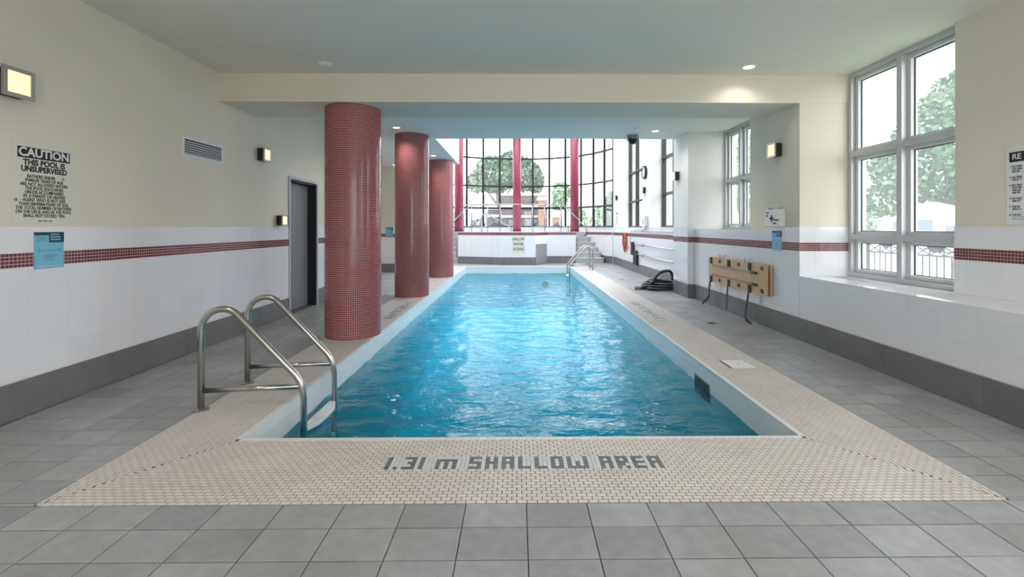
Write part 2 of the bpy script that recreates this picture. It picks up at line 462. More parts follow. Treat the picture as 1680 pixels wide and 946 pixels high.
# ------------------------------------------------------------------ wall tiles, stripe, baseboards
TW = .305
def plane_box(q, axis, k, sgn, u0, u1, z0, z1, t):
    """slab of thickness t on plane axis=k, its face on the plane and its back towards -sgn"""
    if axis == 'x': q.box(*(sorted((k, k - sgn*t))), u0, u1, z0, z1)
    else: q.box(u0, u1, *(sorted((k, k - sgn*t))), z0, z1)
wt_cache = {}
def wall_tiles(parent, axis, k, sgn, u0, u1, rows, single=True, phase=0.0):
    gg = .0006; q = MB()
    n0 = math.floor((u0 - phase)/TW)
    bed = MB(); plane_box(bed, axis, k - sgn*.0012, sgn, u0, u1, rows[0], rows[-1], .0058); bed.build('tile_bed', 'tile_grout', parent)
    for a, b in zip(rows, rows[1:]):
        if b - a < .02: continue
        i = n0
        while phase + i*TW < u1 - .01:
            x0, x1 = max(u0, phase + i*TW), min(u1, phase + (i+1)*TW); i += 1
            if x1 - x0 < .015: continue
            if not single: plane_box(q, axis, k, sgn, x0+gg, x1-gg, a+gg, b-gg, .007); continue
            w, h = round(x1-x0-2*gg, 4), round(b-a-2*gg, 4); key = (axis, sgn, w, h)
            if key not in wt_cache:
                m_ = MB(); plane_box(m_, axis, 0, sgn, -w/2, w/2, -h/2, h/2, .007)
                wt_cache[key] = m_.mesh('tile', 'white_tile')
            loc = (k, (x0+x1)/2, (a+b)/2) if axis == 'x' else ((x0+x1)/2, k, (a+b)/2)
            piece('tile', wt_cache[key], parent, loc)
    if not single: q.build('tiles', 'white_tile_joined', parent, kind='stuff')
def stripe(parent, axis, k, sgn, u0, u1):
    q = MB(); plane_box(q, axis, k - sgn*.0015, sgn, u0, u1, S0, S1, .0055); q.build('stripe_bed', 'stripe_grout', parent)
    q = MB(); p = (S1-S0)/4; n = max(1, round((u1-u0)/p)); pu = (u1-u0)/n
    for i in range(n):
        for j in range(4):
            m_ = .0028
            plane_box(q, axis, k + sgn*.0006, sgn, u0+i*pu+m_, u0+(i+1)*pu-m_, S0+j*p+m_, S0+(j+1)*p-m_, .003)
    q.build('stripe_mosaic', 'stripe_mosaic', parent, kind='stuff')
bb_cache = {}
def baseboard(name, axis, k, sgn, u0, u1, h=.272, single=True):
    q = MB(); plane_box(q, axis, k - sgn*.002, sgn, u0, u1, 0, h-.004, .006)
    root = struct(name, q, 'door_dark'); L = .452; n = max(1, round((u1-u0)/L)); L = (u1-u0)/n
    for i in range(n):
        key = (axis, sgn, round(L, 4))
        if key not in bb_cache:
            m_ = MB(); plane_box(m_, axis, 0, sgn, -L/2+.001, L/2-.001, -h/2+.002, h/2-.003, .006); bb_cache[key] = m_.mesh('tile', 'base_tile')
        u = u0 + (i+.5)*L
        piece('tile', bb_cache[key], root, (k + sgn*.001, u, h/2) if axis == 'x' else (u, k + sgn*.001, h/2))
FULL = ROWS
TOP = [S1, ZT-.022, ZT]
NEARY = 0.0
for a, b in ((NEARY, D0-.045), (D1+.045, 10.99)):
    wall_tiles(wall_left, 'x', XL, 1, a, b, FULL); wall_tiles(wall_left, 'x', XL, 1, a, b, TOP); stripe(wall_left, 'x', XL, 1, a, b)
baseboard('baseboard_left', 'x', XL, 1, BACK, D0-.045); baseboard('baseboard_left_far', 'x', XL, 1, D1+.045, 10.99)
wall_tiles(wall_left_bay, 'y', 13.892, -1, -5.39, -3.73, FULL); wall_tiles(wall_left_bay, 'y', 13.892, -1, -5.39, -3.73, TOP); stripe(wall_left_bay, 'y', 13.892, -1, -5.39, -3.73)
baseboard('baseboard_left_bay', 'y', 13.892, -1, -5.39, -3.73)
LOW = [.28, .488, .690, .778]
wall_tiles(wall_right, 'x', XR, -1, 1.6, BY0-.002, LOW)
wall_tiles(wall_right, 'x', XR, -1, BY0+.002, 8.772, FULL); stripe(wall_right, 'x', XR, -1, BY0+.002, 8.772)
wall_tiles(wall_right, 'x', XR, -1, BY0+.002, BY1, TOP); wall_tiles(wall_right, 'x', XR, -1, BY1, 8.772, [S1, 1.345])
wall_tiles(wall_right, 'y', BY0, -1, XR, 4.13, [.782, .893, 1.09]); wall_tiles(wall_right, 'y', BY0, -1, XR, 4.13, TOP); stripe(wall_right, 'y', BY0, -1, XR, 4.13)
wall_tiles(wall_right, 'x', XRU, -1, 2.15, 4.07, [.785, .893, 1.09]); wall_tiles(wall_right, 'x', XRU, -1, 2.15, 4.07, TOP); stripe(wall_right, 'x', XRU, -1, 2.15, 4.07)
baseboard('baseboard_right', 'x', XR, -1, BACK, 8.772)
wall_tiles(wall_right_far, 'y', 8.78, -1, XR2, XR, FULL); wall_tiles(wall_right_far, 'y', 8.78, -1, XR2, XR, TOP); stripe(wall_right_far, 'y', 8.78, -1, XR2, XR)
wall_tiles(wall_right_far, 'x', XR2, -1, 8.782, 9.6, FULL); wall_tiles(wall_right_far, 'x', XR2, -1, 8.782, 9.6, TOP); stripe(wall_right_far, 'x', XR2, -1, 8.782, 9.6)
wall_tiles(wall_right_far, 'x', XR3, -1, 9.61, 17.2, FULL); wall_tiles(wall_right_far, 'x', XR3, -1, 9.61, 17.2, TOP); stripe(wall_right_far, 'x', XR3, -1, 9.61, 17.2)
baseboard('baseboard_pier_end', 'y', 8.78, -1, XR2, XR-.002); baseboard('baseboard_pier', 'x', XR2, -1, 8.782, 9.6); baseboard('baseboard_right_far', 'x', XR3, -1, 9.61, 17.2)
# ledges
struct('trim_1', MB().box(XR+.001, 4.2, BACK, BY0-.001, .7785, .7845), 'white_tile_joined')
struct('trim_2', MB().box(XR+.001, 4.12, BY1+.002, 8.778, 1.3405, 1.3475), 'white_tile_joined')

# ------------------------------------------------------------------ door
door = struct_empty('door_1', (XL, (D0+D1)/2, 0))
q = MB(); q.box(XL-.16, XL+.012, D0-.045, D0, 0, DZ+.045); q.box(XL-.16, XL+.012, D0, D1, DZ, DZ+.045); q.box(XL-.02, XL+.012, D1, D1+.045, 0, DZ+.045)
q.build('door_frame', 'trim_grey', door)
q = MB(); q.box(XL-.165, XL-.02, D1-.02, D1+.02, 0, DZ-.001); q.box(XL-.165, XL-.02, D0+.002, D1-.02, DZ-.03, DZ-.001); q.build('door_jamb', 'door_dark', door)
q = MB(); q.box(XL-.17, XL-.145, D0+.004, D1-.024, .008, DZ-.034); q.build('door_leaf', 'grey_door', door, bevel=.003)

# ------------------------------------------------------------------ windows
def wall_window(name, X, y0, y1, z0, z1, mull, trans, fm, pane, sash=True, edge=.05):
    root = struct_empty(name, (X, (y0+y1)/2, z0)); d0, d1 = X, X + .11
    q = MB(); q.box(d0, d1, y0, y0+edge, z0, z1); q.box(d0, d1, y1-edge, y1, z0, z1); q.box(d0, d1, y0+edge, y1-edge, z0, z0+edge); q.box(d0, d1, y0+edge, y1-edge, z1-edge, z1)
    q.build('window_frame', fm, root)
    ys = [y0+edge/2] + list(mull) + [y1-edge/2]; zs = [z0+edge/2] + list(trans) + [z1-edge/2]
    for m_ in mull: MB().box(d0-.015, d1-.001, m_-.032, m_+.032, z0+edge, z1-edge).build('mullion', fm, root)
    for t in trans: 
        for a, b in zip(ys, ys[1:]): MB().box(d0-.008, d1-.002, a+.026, b-.026, t-.030, t+.030).build('transom', fm, root)
    for a, b in zip(ys, ys[1:]):
        for c, d in zip(zs, zs[1:]):
            A, B, C, D = a+.030, b-.030, c+.028, d-.028; s = .042
            if sash:
                q = MB(); q.ring([(X+.05,A,C),(X+.05,B,C),(X+.05,B,D),(X+.05,A,D)], [(X+.05,A+s,C+s),(X+.05,B-s,C+s),(X+.05,B-s,D-s),(X+.05,A+s,D-s)], (.07, 0, 0))
                q.build('sash', 'white_frame', root)
                q = MB(); t = s + .008; q.ring([(X+.085,A+s,C+s),(X+.085,B-s,C+s),(X+.085,B-s,D-s),(X+.085,A+s,D-s)], [(X+.085,A+t,C+t),(X+.085,B-t,C+t),(X+.085,B-t,D-t),(X+.085,A+t,D-t)], (.012, 0, 0))
                q.build('gasket', 'gasket', root)
            e = s if sash else 0
            MB().box(X+.088, X+.094, A+e, B-e, C+e, D-e).build('pane', pane, root)
    return root
wall_window('window_1', 4.07, 3.98, 5.497, .786, 3.249, [4.745], [1.265, 2.265], 'aluminium', 'misty_glass')
wall_window('window_2', 4.065, 7.62, 8.786, 1.348, 3.249, [8.17], [2.275], 'aluminium', 'misty_glass')
wall_window('window_3', 4.0, 9.62, 12.41, ZT, 5.99, [10.55, 11.48], [2.29, 3.28, 4.6], 'black_frame', 'clear_glass', sash=False)
wall_window('window_4', 4.0, 13.18, 16.07, ZT, 5.99, [14.15, 15.1], [2.27, 3.26, 4.6], 'black_frame', 'clear_glass', sash=False)
wall_window('added_window_5', 4.07, .25, 2.15, .786, 3.249, [1.2], [1.262, 2.28], 'aluminium', 'misty_glass')  # out of view, this window and the next are added for more daylight
wall_window('added_window_6', 4.07, -2.3, -.55, .786, 3.249, [-1.4], [1.262, 2.28], 'aluminium', 'misty_glass')
# bow window
bow = struct_empty('window_7', (0, 20, ZT))
ZS = [1.41, 2.23, 3.19, 4.41, 5.60, 6.17]
for (x, y) in CURVE:
    MB().bar((x, y, ZT), (x, y, 6.2), .085, .13).build('mullion', 'black_frame', bow)
for (xa, ya), (xb, yb) in zip(CURVE, CURVE[1:]):
    for z in ZS: MB().bar((xa, ya, z), (xb, yb, z), .08, .085 if z in (2.23,) else .068).build('transom', 'black_frame', bow)
    for c, d in zip(ZS, ZS[1:]): MB().bar((xa, ya, (c+d)/2), (xb, yb, (c+d)/2), .006, d-c-.05).build('pane', 'clear_glass', bow)
q = MB()
for (xa, ya), (xb, yb) in zip(CURVE, CURVE[1:]): q.bar((xa, ya, ZT+.006), (xb, yb, ZT+.006), .16, .012)
q.build('window_sill', 'white_tile_joined', bow)

# unseen glazed end wall and hall roof light, both added to bring in daylight
end = struct_empty('added_window_8', (0, BACK-.1, .3))
for i in range(2, 6): 
    MB().box(-3.0+i*1.2-.03, -3.0+i*1.2+.03, BACK-.15, BACK-.05, .3, 3.0).build('mullion', 'aluminium', end)
    if i < 5: MB().box(-2.97+i*1.2, -1.83+i*1.2, BACK-.103, BACK-.097, .3, 3.0).build('pane', 'clear_glass', end)
sky_l = struct_empty('added_window_9', (.2, 14.4, 6.3))
for i in range(8):
    y = 10.2 + i*1.2
    MB().box(-3.0, 3.4, y-.04, y+.04, 6.22, 6.38).build('glazing_bar', 'black_frame', sky_l)
    if i < 7: MB().box(-3.0, 3.4, y+.04, y+1.16, 6.297, 6.303).build('pane', 'clear_glass', sky_l)

# ------------------------------------------------------------------ swimming pool
pool = thing('swimming_pool', 'long indoor swimming pool with a beige mosaic border set in the grey floor', 'pool', (0, PY0, 0))
ZP = -1.42
q = MB()
t = .12
q.box(PX0-t, PX0-.006, PY0-t, PY1+t, ZP, -.351); q.box(PX1+.006, PX1+t, PY0-t, PY1+t, ZP, -.351)
q.box(PX0-.006, PX1+.006, PY0-t, PY0-.006, ZP, -.351); q.box(PX0-.006, PX1+.006, PY1+.006, PY1+t, ZP, -.351)
q.box(PX0-t, PX1+t, PY0-t, PY1+t, ZP-.1, ZP)
q.build('basin', 'basin', pool)
q = MB(); p = .0765
def pool_band(axis, k, sgn, u0, u1):
    n = round((u1-u0)/.152); pu = (u1-u0)/n; zs = [-.351, -.276, -.184, -.092, -.004]
    for i in range(n):
        for a, b in zip(zs, zs[1:]): plane_box(q, axis, k, sgn, u0+i*pu+.0006, u0+(i+1)*pu-.0006, a+.0006, b-.0006, .0062)
pool_band('x', PX0, 1, PY0, PY1); pool_band('x', PX1, -1, PY0, PY1); pool_band('y', PY0, 1, PX0, PX1); pool_band('y', PY1, -1, PX0, PX1)
q.build('pool_wall_tiles', 'pool_wall_tile', pool, kind='stuff')
coping = MB()
coping.box(CX0, CX1, CY0, PY0-.001, -.006, -.0025); coping.box(CX0, CX1, PY1+.001, CY1, -.006, -.0025)
coping.box(CX0, PX0-.001, PY0, PY1, -.006, -.0025); coping.box(PX1+.001, CX1, PY0, PY1, -.006, -.0025)
coping = coping.build('coping', 'coping_grout', pool)
RW, TL, NO = .0272, .0515, .028
# depth markings: 5 rows of square tiles
GLY = {'1': ['#']*5, '.': ['.','.','.','.','#'], '3': ['###','..#','.##','..#','###'], 'm': ['.....','#####','#.#.#','#.#.#','#.#.#'], ' ': ['.']*5,
       'S': ['###','#..','###','..#','###'], 'H': ['#.#','#.#','###','#.#','#.#'], 'A': ['###','#.#','###','#.#','#.#'], 'L': ['#..']*4+['###'],
       'O': ['###','#.#','#.#','#.#','###'], 'W': ['#...#','#...#','#.#.#','#.#.#','#####'], 'R': ['###','#.#','###','##.','#.#'], 'E': ['###','#..','###','#..','###']}
def bitmap(s):
    rows = ['']*5
    for ch in s:
        for r in range(5): rows[r] += GLY[ch][r] + '.'
    return [r[:-1] for r in rows]
BM = bitmap('1.31 m SHALLOW AREA')
NCOL = len(BM[0])
MARKS = [('front', -.762, CY0+12*.02708, 1.612), ('right', 1.903+12*.027136, 6.68, 1.66), ('left', CX0+13*.027238, 8.46, 1.61)]
boxes = []
dark, light = MB(), MB()
for kind, a, b, L in MARKS:
    cw_, ch_ = L/NCOL, .1356/5
    for r in range(5):
        for c in range(NCOL):
            if kind == 'front': x0, x1 = a + c*cw_, a + (c+1)*cw_; y1 = b + .1356 - r*ch_; y0 = y1 - ch_
            elif kind == 'right': y0, y1 = b + c*cw_, b + (c+1)*cw_; x0 = a - .1356 + r*ch_; x1 = x0 + ch_
            else: y1 = b - c*cw_; y0 = y1 - cw_; x1 = a + .1356 - r*ch_; x0 = x1 - ch_
            slab5(dark if BM[r][c] == '#' else light, x0+.0012, x1-.0012, y0+.0012, y1-.0012, -.003, 0)
    boxes.append((a, a+L, b, b+.1356) if kind == 'front' else (a-.1356, a, b, b+L) if kind == 'right' else (a, a+.1356, b-L, b))
dark.build('depth_marking_letters', 'letter_tile', coping, kind='stuff'); light.build('depth_marking_ground', 'letter_ground_tile', coping, kind='stuff')
LIDB = (2.115, 2.36, 4.40, 4.665)
boxes.append(LIDB)
tiles = []
def lay(x0, x1, y0, y1):
    for (a, b, c, d) in boxes:
        if x0 < b-.004 and x1 > a+.004 and y0 < d-.004 and y1 > c+.004:
            if x1 - x0 > y1 - y0:
                if x0 < a-.006: tiles.append((x0, a, y0, y1))
                if x1 > b+.006: tiles.append((b, x1, y0, y1))
            else:
                if y0 < c-.006: tiles.append((x0, x1, y0, c))
                if y1 > d+.006: tiles.append((x0, x1, d, y1))
            return
    tiles.append((x0, x1, y0, y1))
def run(u0, u1, off):
    u = math.floor((u0 - off)/TL)*TL + off
    while u < u1 - .004:
        a, b = max(u, u0), min(u + TL, u1); u += TL
        if b - a > .006: yield a, b
for (cy0, cy1, pe, sg) in ((CY0, PY0-NO, PY0, 1), (PY1+NO, CY1, PY1, -1)):
    n = round((cy1-cy0)/RW); rp = (cy1-cy0)/n
    for i in range(n):
        ya = cy0 + i*rp; ym = ya + rp/2
        f = (ym-CY0)/(PY0-CY0) if sg == 1 else (CY1-ym)/(CY1-PY1)
        for a, b in run(CX0 + f*(PX0-CX0), CX1 - f*(CX1-PX1), (i % 2)*TL/2): lay(a, b, ya, ya+rp)
for (cx0, cx1, left) in ((CX0, PX0-NO, True), (PX1+NO, CX1, False)):
    n = round((cx1-cx0)/RW); rp = (cx1-cx0)/n
    for i in range(n):
        xa = cx0 + i*rp; xm = xa + rp/2
        f = (xm-CX0)/(PX0-CX0) if left else (CX1-xm)/(CX1-PX1)
        for a, b in run(CY0 + f*(PY0-CY0), CY1 - f*(CY1-PY1), (i % 2)*TL/2): lay(xa, xa+rp, a, b)
tiles.sort(key=lambda c: -screen_area((c[0]+c[1])/2, (c[2]+c[3])/2, 0, c[1]-c[0], c[3]-c[2]))
mt_cache = {}
gm = .0025
for c in tiles[:300]:
    w, h = round(c[1]-c[0]-2*gm, 4), round(c[3]-c[2]-2*gm, 4)
    if (w, h) not in mt_cache:
        q = MB(); slab5(q, -w/2, w/2, -h/2, h/2, -.003, 0); mt_cache[(w, h)] = q.mesh('mosaic_tile', 'coping_tile')
    piece('mosaic_tile', mt_cache[(w, h)], coping, ((c[0]+c[1])/2, (c[2]+c[3])/2, 0))
q = MB()
for c in tiles[300:]: slab5(q, c[0]+gm, c[1]-gm, c[2]+gm, c[3]-gm, -.003, 0)
q.build('mosaic_tiles', 'coping_tile_joined', coping, kind='stuff')
q = MB()
for y0, y1 in ((PY0-NO, PY0+.004), (PY1-.004, PY1+NO)):
    n = round((PX1-PX0)/.0515)
    for i in range(n): slab5(q, PX0+i*(PX1-PX0)/n+.001, PX0+(i+1)*(PX1-PX0)/n-.001, y0, y1, -.012, .003)
for x0, x1 in ((PX0-NO, PX0+.004), (PX1-.004, PX1+NO)):
    n = round((PY1-PY0)/.0515)
    for i in range(n): slab5(q, x0, x1, PY0+i*(PY1-PY0)/n+.001, PY0+(i+1)*(PY1-PY0)/n-.001, -.012, .003)
q.build('nosing_tiles', 'nosing_tile', pool, kind='stuff')
# skimmer mouth in the right pool wall
q = MB(); q.box(PX1-.004, PX1+.0, 4.36, 4.74, -.34, -.150); q.build('skimmer_mouth', 'grey_plastic', pool)
q = MB(); q.box(PX1-.007, PX1-.0035, 4.38, 4.72, -.33, -.165); q.build('skimmer_opening', 'black', pool)
# underwater lamp niche and outlets on the far wall
MB().lathe((1.0, PY1-.012, -.62), [(.001,0),(.11,0),(.11,.01),(.001,.01)], 'y', 18).build('underwater_light', 'steel_bright', pool)
# water
nx, ny = 120, 420
V = []; Fs = []
rnd = random.Random(3)
waves = []
for i in range(26):
    lam = rnd.uniform(.13, .50); th = rnd.gauss(PI/2, .75); waves.append((2*PI/lam*math.cos(th), 2*PI/lam*math.sin(th), rnd.uniform(0, 2*PI), .0010*(lam/.3)))
for j in range(ny+1):
    y = PY0 + .001 + (PY1-PY0-.002)*j/ny
    for i in range(nx+1):
        x = PX0 + .001 + (PX1-PX0-.002)*i/nx
        V.append((x, y, ZW + sum(a*math.sin(kx*x+ky*y+ph) for kx, ky, ph, a in waves)))
for j in range(ny):
    for i in range(nx): k = j*(nx+1)+i; Fs.append((k, k+1, k+nx+2, k+nx+1))
q = MB(); q.add(V, Fs)
wat = q.build('pool_water', 'water', None, smooth=True, kind='stuff'); tag(wat, 'rippling turquoise water filling the long pool', 'water')
# skimmer lid
lid = thing('skimmer_lid', 'square white skimmer lid let into the right mosaic border', 'lid', (2.237, 4.532, 0))
MB().box(LIDB[0]+.003, LIDB[1]-.003, LIDB[2]+.003, LIDB[3]-.003, -.003, .004).build('cover', 'white_plastic', lid, bevel=.002)
MB().lathe((2.237, 4.532, .004), [(.012, 0), (.010, .002)], 'z', 12).build('finger_hole', 'grey_plastic', lid)
MB().lathe((2.34, 4.60, .004), [(.010, 0), (.009, .002)], 'z', 10).build('screw', 'black', lid)

# ------------------------------------------------------------------ red columns
def column(x, y, r, z1, label):
    root = thing('mosaic_column', label, 'column', (x, y, 0), 'red mosaic columns along the left pool edge')
    MB().lathe((x, y, 0), [(r-.0015, 0), (r-.0015, z1)], 'z', 88).build('shaft', 'red_grout', root, smooth=False)
    n = 84; rows = round(z1/.0256); ph = z1/rows; q = MB(); h = .0042
    da = 2*PI/n; m_ = h/r
    for j in range(rows):
        z0, zz = j*ph+h/2+.001, (j+1)*ph-h/2-.001
        for i in range(n):
            a0, a1 = i*da+m_/2, (i+1)*da-m_/2; c0, s0, c1, s1 = math.cos(a0), math.sin(a0), math.cos(a1), math.sin(a1); R = r+.0008; r0 = r-.0025
            q.add([(x+R*c0,y+R*s0,z0),(x+R*c1,y+R*s1,z0),(x+R*c1,y+R*s1,zz),(x+R*c0,y+R*s0,zz),(x+r0*c0,y+r0*s0,z0),(x+r0*c1,y+r0*s1,z0),(x+r0*c1,y+r0*s1,zz),(x+r0*c0,y+r0*s0,zz)],
                  [(0,1,2,3),(5,4,7,6)[::-1] if False else (0,4,5,1),(2,6,7,3),(1,5,6,2),(0,3,7,4)])
    q.build('mosaic_tiles', 'red_mosaic', root, kind='stuff')
    return root
column(-2.121, 5.875, .345, ZB, 'nearest thick column clad in small red mosaic tiles, under the beam')
column(-2.140, 9.22, .342, ZC, 'middle thick red mosaic column, second from the camera along the left pool edge')
column(-2.130, 12.72, .342, ZC, 'farthest thick red mosaic column, beside the far left pool corner')
for x, y, l in ((-2.31, 17.98, 'left slim red column before the bow window, half behind the thick columns'), (0, 19.15, 'middle slim red column standing before the bow window'), (2.30, 17.98, 'right slim red column before the bow window, above the right steps')):
    r_ = thing('slim_column', l, 'column', (x, y, 1.21), 'slim red columns on the spa deck')
    MB().lathe((x, y, 0), [(.177, 1.21), (.177, 6.2)], 'z', 36).build('shaft', 'red_mosaic_far', r_, smooth=True)
    MB().lathe((x, y, 0), [(.186, 1.21), (.186, 1.26)], 'z', 36).build('base_ring', 'stripe_mosaic', r_, smooth=False)

# ------------------------------------------------------------------ raised spa deck, steps, rails
spa = thing('spa_deck', 'raised tiled spa deck with faceted front below the bow window', 'platform', (0, 17.5, 0))
FR = [(-2.25, 17.33), (-.667, 16.75), (.63, 16.62), (1.18, 17.45), (2.28, 17.45)]
inner = [(x*.965, y - .10) for x, y in CURVE]
poly = FR + [(2.28, 18.5)] + [p for p in reversed(inner) if p[1] > 18.35 and p[0] < 2.9] + [(-2.25, 18.5)]
poly = FR + [(2.28, 19.2), (1.43, 19.72), (.7, 19.86), (-.02, 19.88), (-.75, 19.82), (-1.47, 19.66), (-2.25, 19.2)]
MB().prism(poly, 0, 1.200).build('body', 'white_paint', spa)
q = MB(); q.prism([(x, y-.012) if i < 5 else (x, y) for i, (x, y) in enumerate(poly)], 1.2005, 1.215); q.build('deck_slab', 'white_tile_joined', spa)
def facet(p, q_, par=spa):
    p = Vector((*p, 0)); e = Vector((*q_, 0)); d = (e-p); L = d.length; d.normalize(); n = Vector((d.y, -d.x, 0))
    def slab(m, u0, u1, z0, z1, off, t): 
        c = p + d*((u0+u1)/2) + n*(off - t/2); c.z = (z0+z1)/2
        m.frame_box(c, d*((u1-u0)/2), n*(t/2), (0, 0, (z1-z0)/2))
    m = MB(); k = max(1, round(L/.305)); pu = L/k
    for i in range(k):
        for a, b in zip(ROWS, ROWS[1:]): slab(m, i*pu+.001, (i+1)*pu-.001, a+.001, b-.001, .008, .007)
    m.build('front_tiles', 'white_tile_joined', par, kind='stuff')
    m = MB()
    for i in range(k): slab(m, i*pu+.001, (i+1)*pu-.001, 0, .272, .009, .008)
    m.build('base_tiles', 'base_tile_joined', par, kind='stuff')
    m = MB(); slab(m, 0, L, S0, S1, .006, .005); m.build('stripe_bed', 'stripe_grout', par)
    m = MB(); k = round(L/.0262); pu = L/k
    for i in range(k):
        for j in range(4): slab(m, i*pu+.0025, (i+1)*pu-.0025, S0+j*.02625+.0025, S0+(j+1)*.02625-.0025, .0085, .003)
    m.build('stripe_mosaic', 'stripe_mosaic', par, kind='stuff')
for a, b in zip(FR, FR[1:]): facet(a, b)
for (xa, ya), (xb, yb) in zip(CURVE, CURVE[1:]):
    if min(abs(xa), abs(xb)) < 2.0: continue
    d_ = Vector((xb-xa, yb-ya)).normalized(); n_ = Vector((d_.y, -d_.x))*.045
    facet((xa+n_.x, ya+n_.y), (xb+n_.x, yb+n_.y), wall_bow)
# access panel on the steep facet
pa, pb = Vector((*FR[2], 0)), Vector((*FR[3], 0)); d = (pb-pa).normalized(); n = Vector((d.y, -d.x, 0)); L = (pb-pa).length
q = MB(); c = pa + d*(L*.52) + n*.012; c.z = .39; q.frame_box(c, d*(L*.41), n*.006, (0, 0, .37)); q.build('access_panel', 'grey_plastic', spa)
# steps either side
for s, side in ((1, 'right'), (-1, 'left')):
    st = thing('spa_steps', 'grey tiled steps climbing to the spa deck on its %s side' % side, 'stairs', (s*2.8, 17.6, 0), 'steps to the spa deck')
    YK = [17.46, 17.70, 17.94, 18.17, 18.38, 18.58]; RK = [3.40, 3.33, 3.24, 3.14, 3.01, 2.86]
    for k in range(6):
        x1, y0 = RK[k], YK[k]; yb = 19.0 if k > 4 else y0 + .45
        prof = [(2.285, y0), (x1-.22, y0), (x1-.08, y0+.03), (x1, y0+.12), (x1-.03, min(yb, y0+.36)), (2.285, yb)]
        pl = [(s*x, y) for x, y in prof]
        if s < 0: pl.reverse()
        stp = MB().prism(pl, .2*k if k else 0, .2*(k+1)-.026).build('step', 'stair_tile', st)
        pl = [(s*(x+.012*(i in (1, 2, 3))), y-(.014 if i < 3 else 0)) for i, (x, y) in enumerate(prof)]
        if s < 0: pl.reverse()
        MB().prism(pl, .2*(k+1)-.026, .2*(k+1)).build('tread', 'stair_edge', stp)
    hr = thing('stair_handrail', 'steel handrail sloping down the %s spa steps' % side, 'handrail', (s*2.25, 17.5, 1.2), 'handrails at the spa steps')
    path = [(s*1.80, 17.38, 2.20), (s*2.05, 17.50, 2.03), (s*2.62, 17.95, 1.50), (s*2.76, 18.05, 1.37)] + [(s*2.80, 18.08, 1.32), (s*2.81, 18.09, 1.21)]
    MB().tube(path, .021, 10).build('sloping_rail', 'steel_bright', hr, smooth=True)
    path = [(s*2.33, 17.30, .2), (s*2.33, 17.30, .98)] + [(s*(2.33+.12*(1-math.cos(a))), 17.30+.15*math.sin(a)*.5, .98+.12*math.sin(a)) for a in (.5, 1.0, PI/2)] + [(s*2.70, 17.55, 1.12)]
    MB().tube([(x, y+.18, z) for x, y, z in path], .021, 10).build('post_rail', 'steel_bright', hr, smooth=True)
rail = thing('guard_rail', 'steel guard rail with posts along the front edge of the spa deck', 'railing', (0, 16.8, 1.215))
def on_front(px):
    """point on the faceted deck edge under a bearing from the room's axis"""
    s = (px-848)/F
    for (xa, ya), (xb, yb) in zip(FR, FR[1:]):
        den = (xb-xa) - s*(yb-ya)
        if abs(den) < 1e-6: continue
        t = (s*ya - xa)/den
        if 0 <= t <= 1: return (xa+t*(xb-xa), ya+t*(yb-ya)+.05)
    return (s*17.45, 17.5)
PO = [on_front(p) for p in (760.7, 773.6, 799.7, 820.3, 873.5, 893.5, 920.4, 932.5)]
for x, y in PO: MB().tube([(x, y, 1.215), (x, y, 2.235)], .020, 10).build('post', 'steel_bright', rail, smooth=True)
MB().tube([(x, y, 2.24) for x, y in PO[:4]] + [(-.62, 16.80, 2.24), (.60, 16.67, 2.24)] + [(x, y, 2.24) for x, y in PO[4:]], .024, 10).build('top_rail', 'steel_bright', rail, smooth=True)
for i in (0, 1, 2, 4, 5, 6):
    (xa, ya), (xb, yb) = PO[i], PO[i+1]; A = Vector((xa, ya, 0)); B = Vector((xb, yb, 0)); d = (B-A).normalized()
    MB().tube([A+Vector((0,0,1.33)), A+d*.02+Vector((0,0,1.38)), A+d*.06+Vector((0,0,1.40)), B-d*.06+Vector((0,0,1.40)), B-d*.02+Vector((0,0,1.38)), B+Vector((0,0,1.33))], .014, 8).build('bottom_rail', 'steel_bright', rail, smooth=True)
hr = thing('spa_ladder_rail', 'looped steel grab rail of the spa seen behind the guard rail', 'handrail', (-1.3, 18.0, 1.215))
Y = 18.0
for dy in (0, .45):
    y = Y + dy
    MB().tube([(-1.42,y,1.216),(-1.42,y,1.78)] + arc((-1.26,y,1.78), .16, PI, PI*.38, 7, (1,0,0), (0,0,1)) + [(-.32,y,1.42),(-.24,y,1.36),(-.22,y,1.216)], .02, 10).build('grab_rail', 'steel_bright', hr, smooth=True)

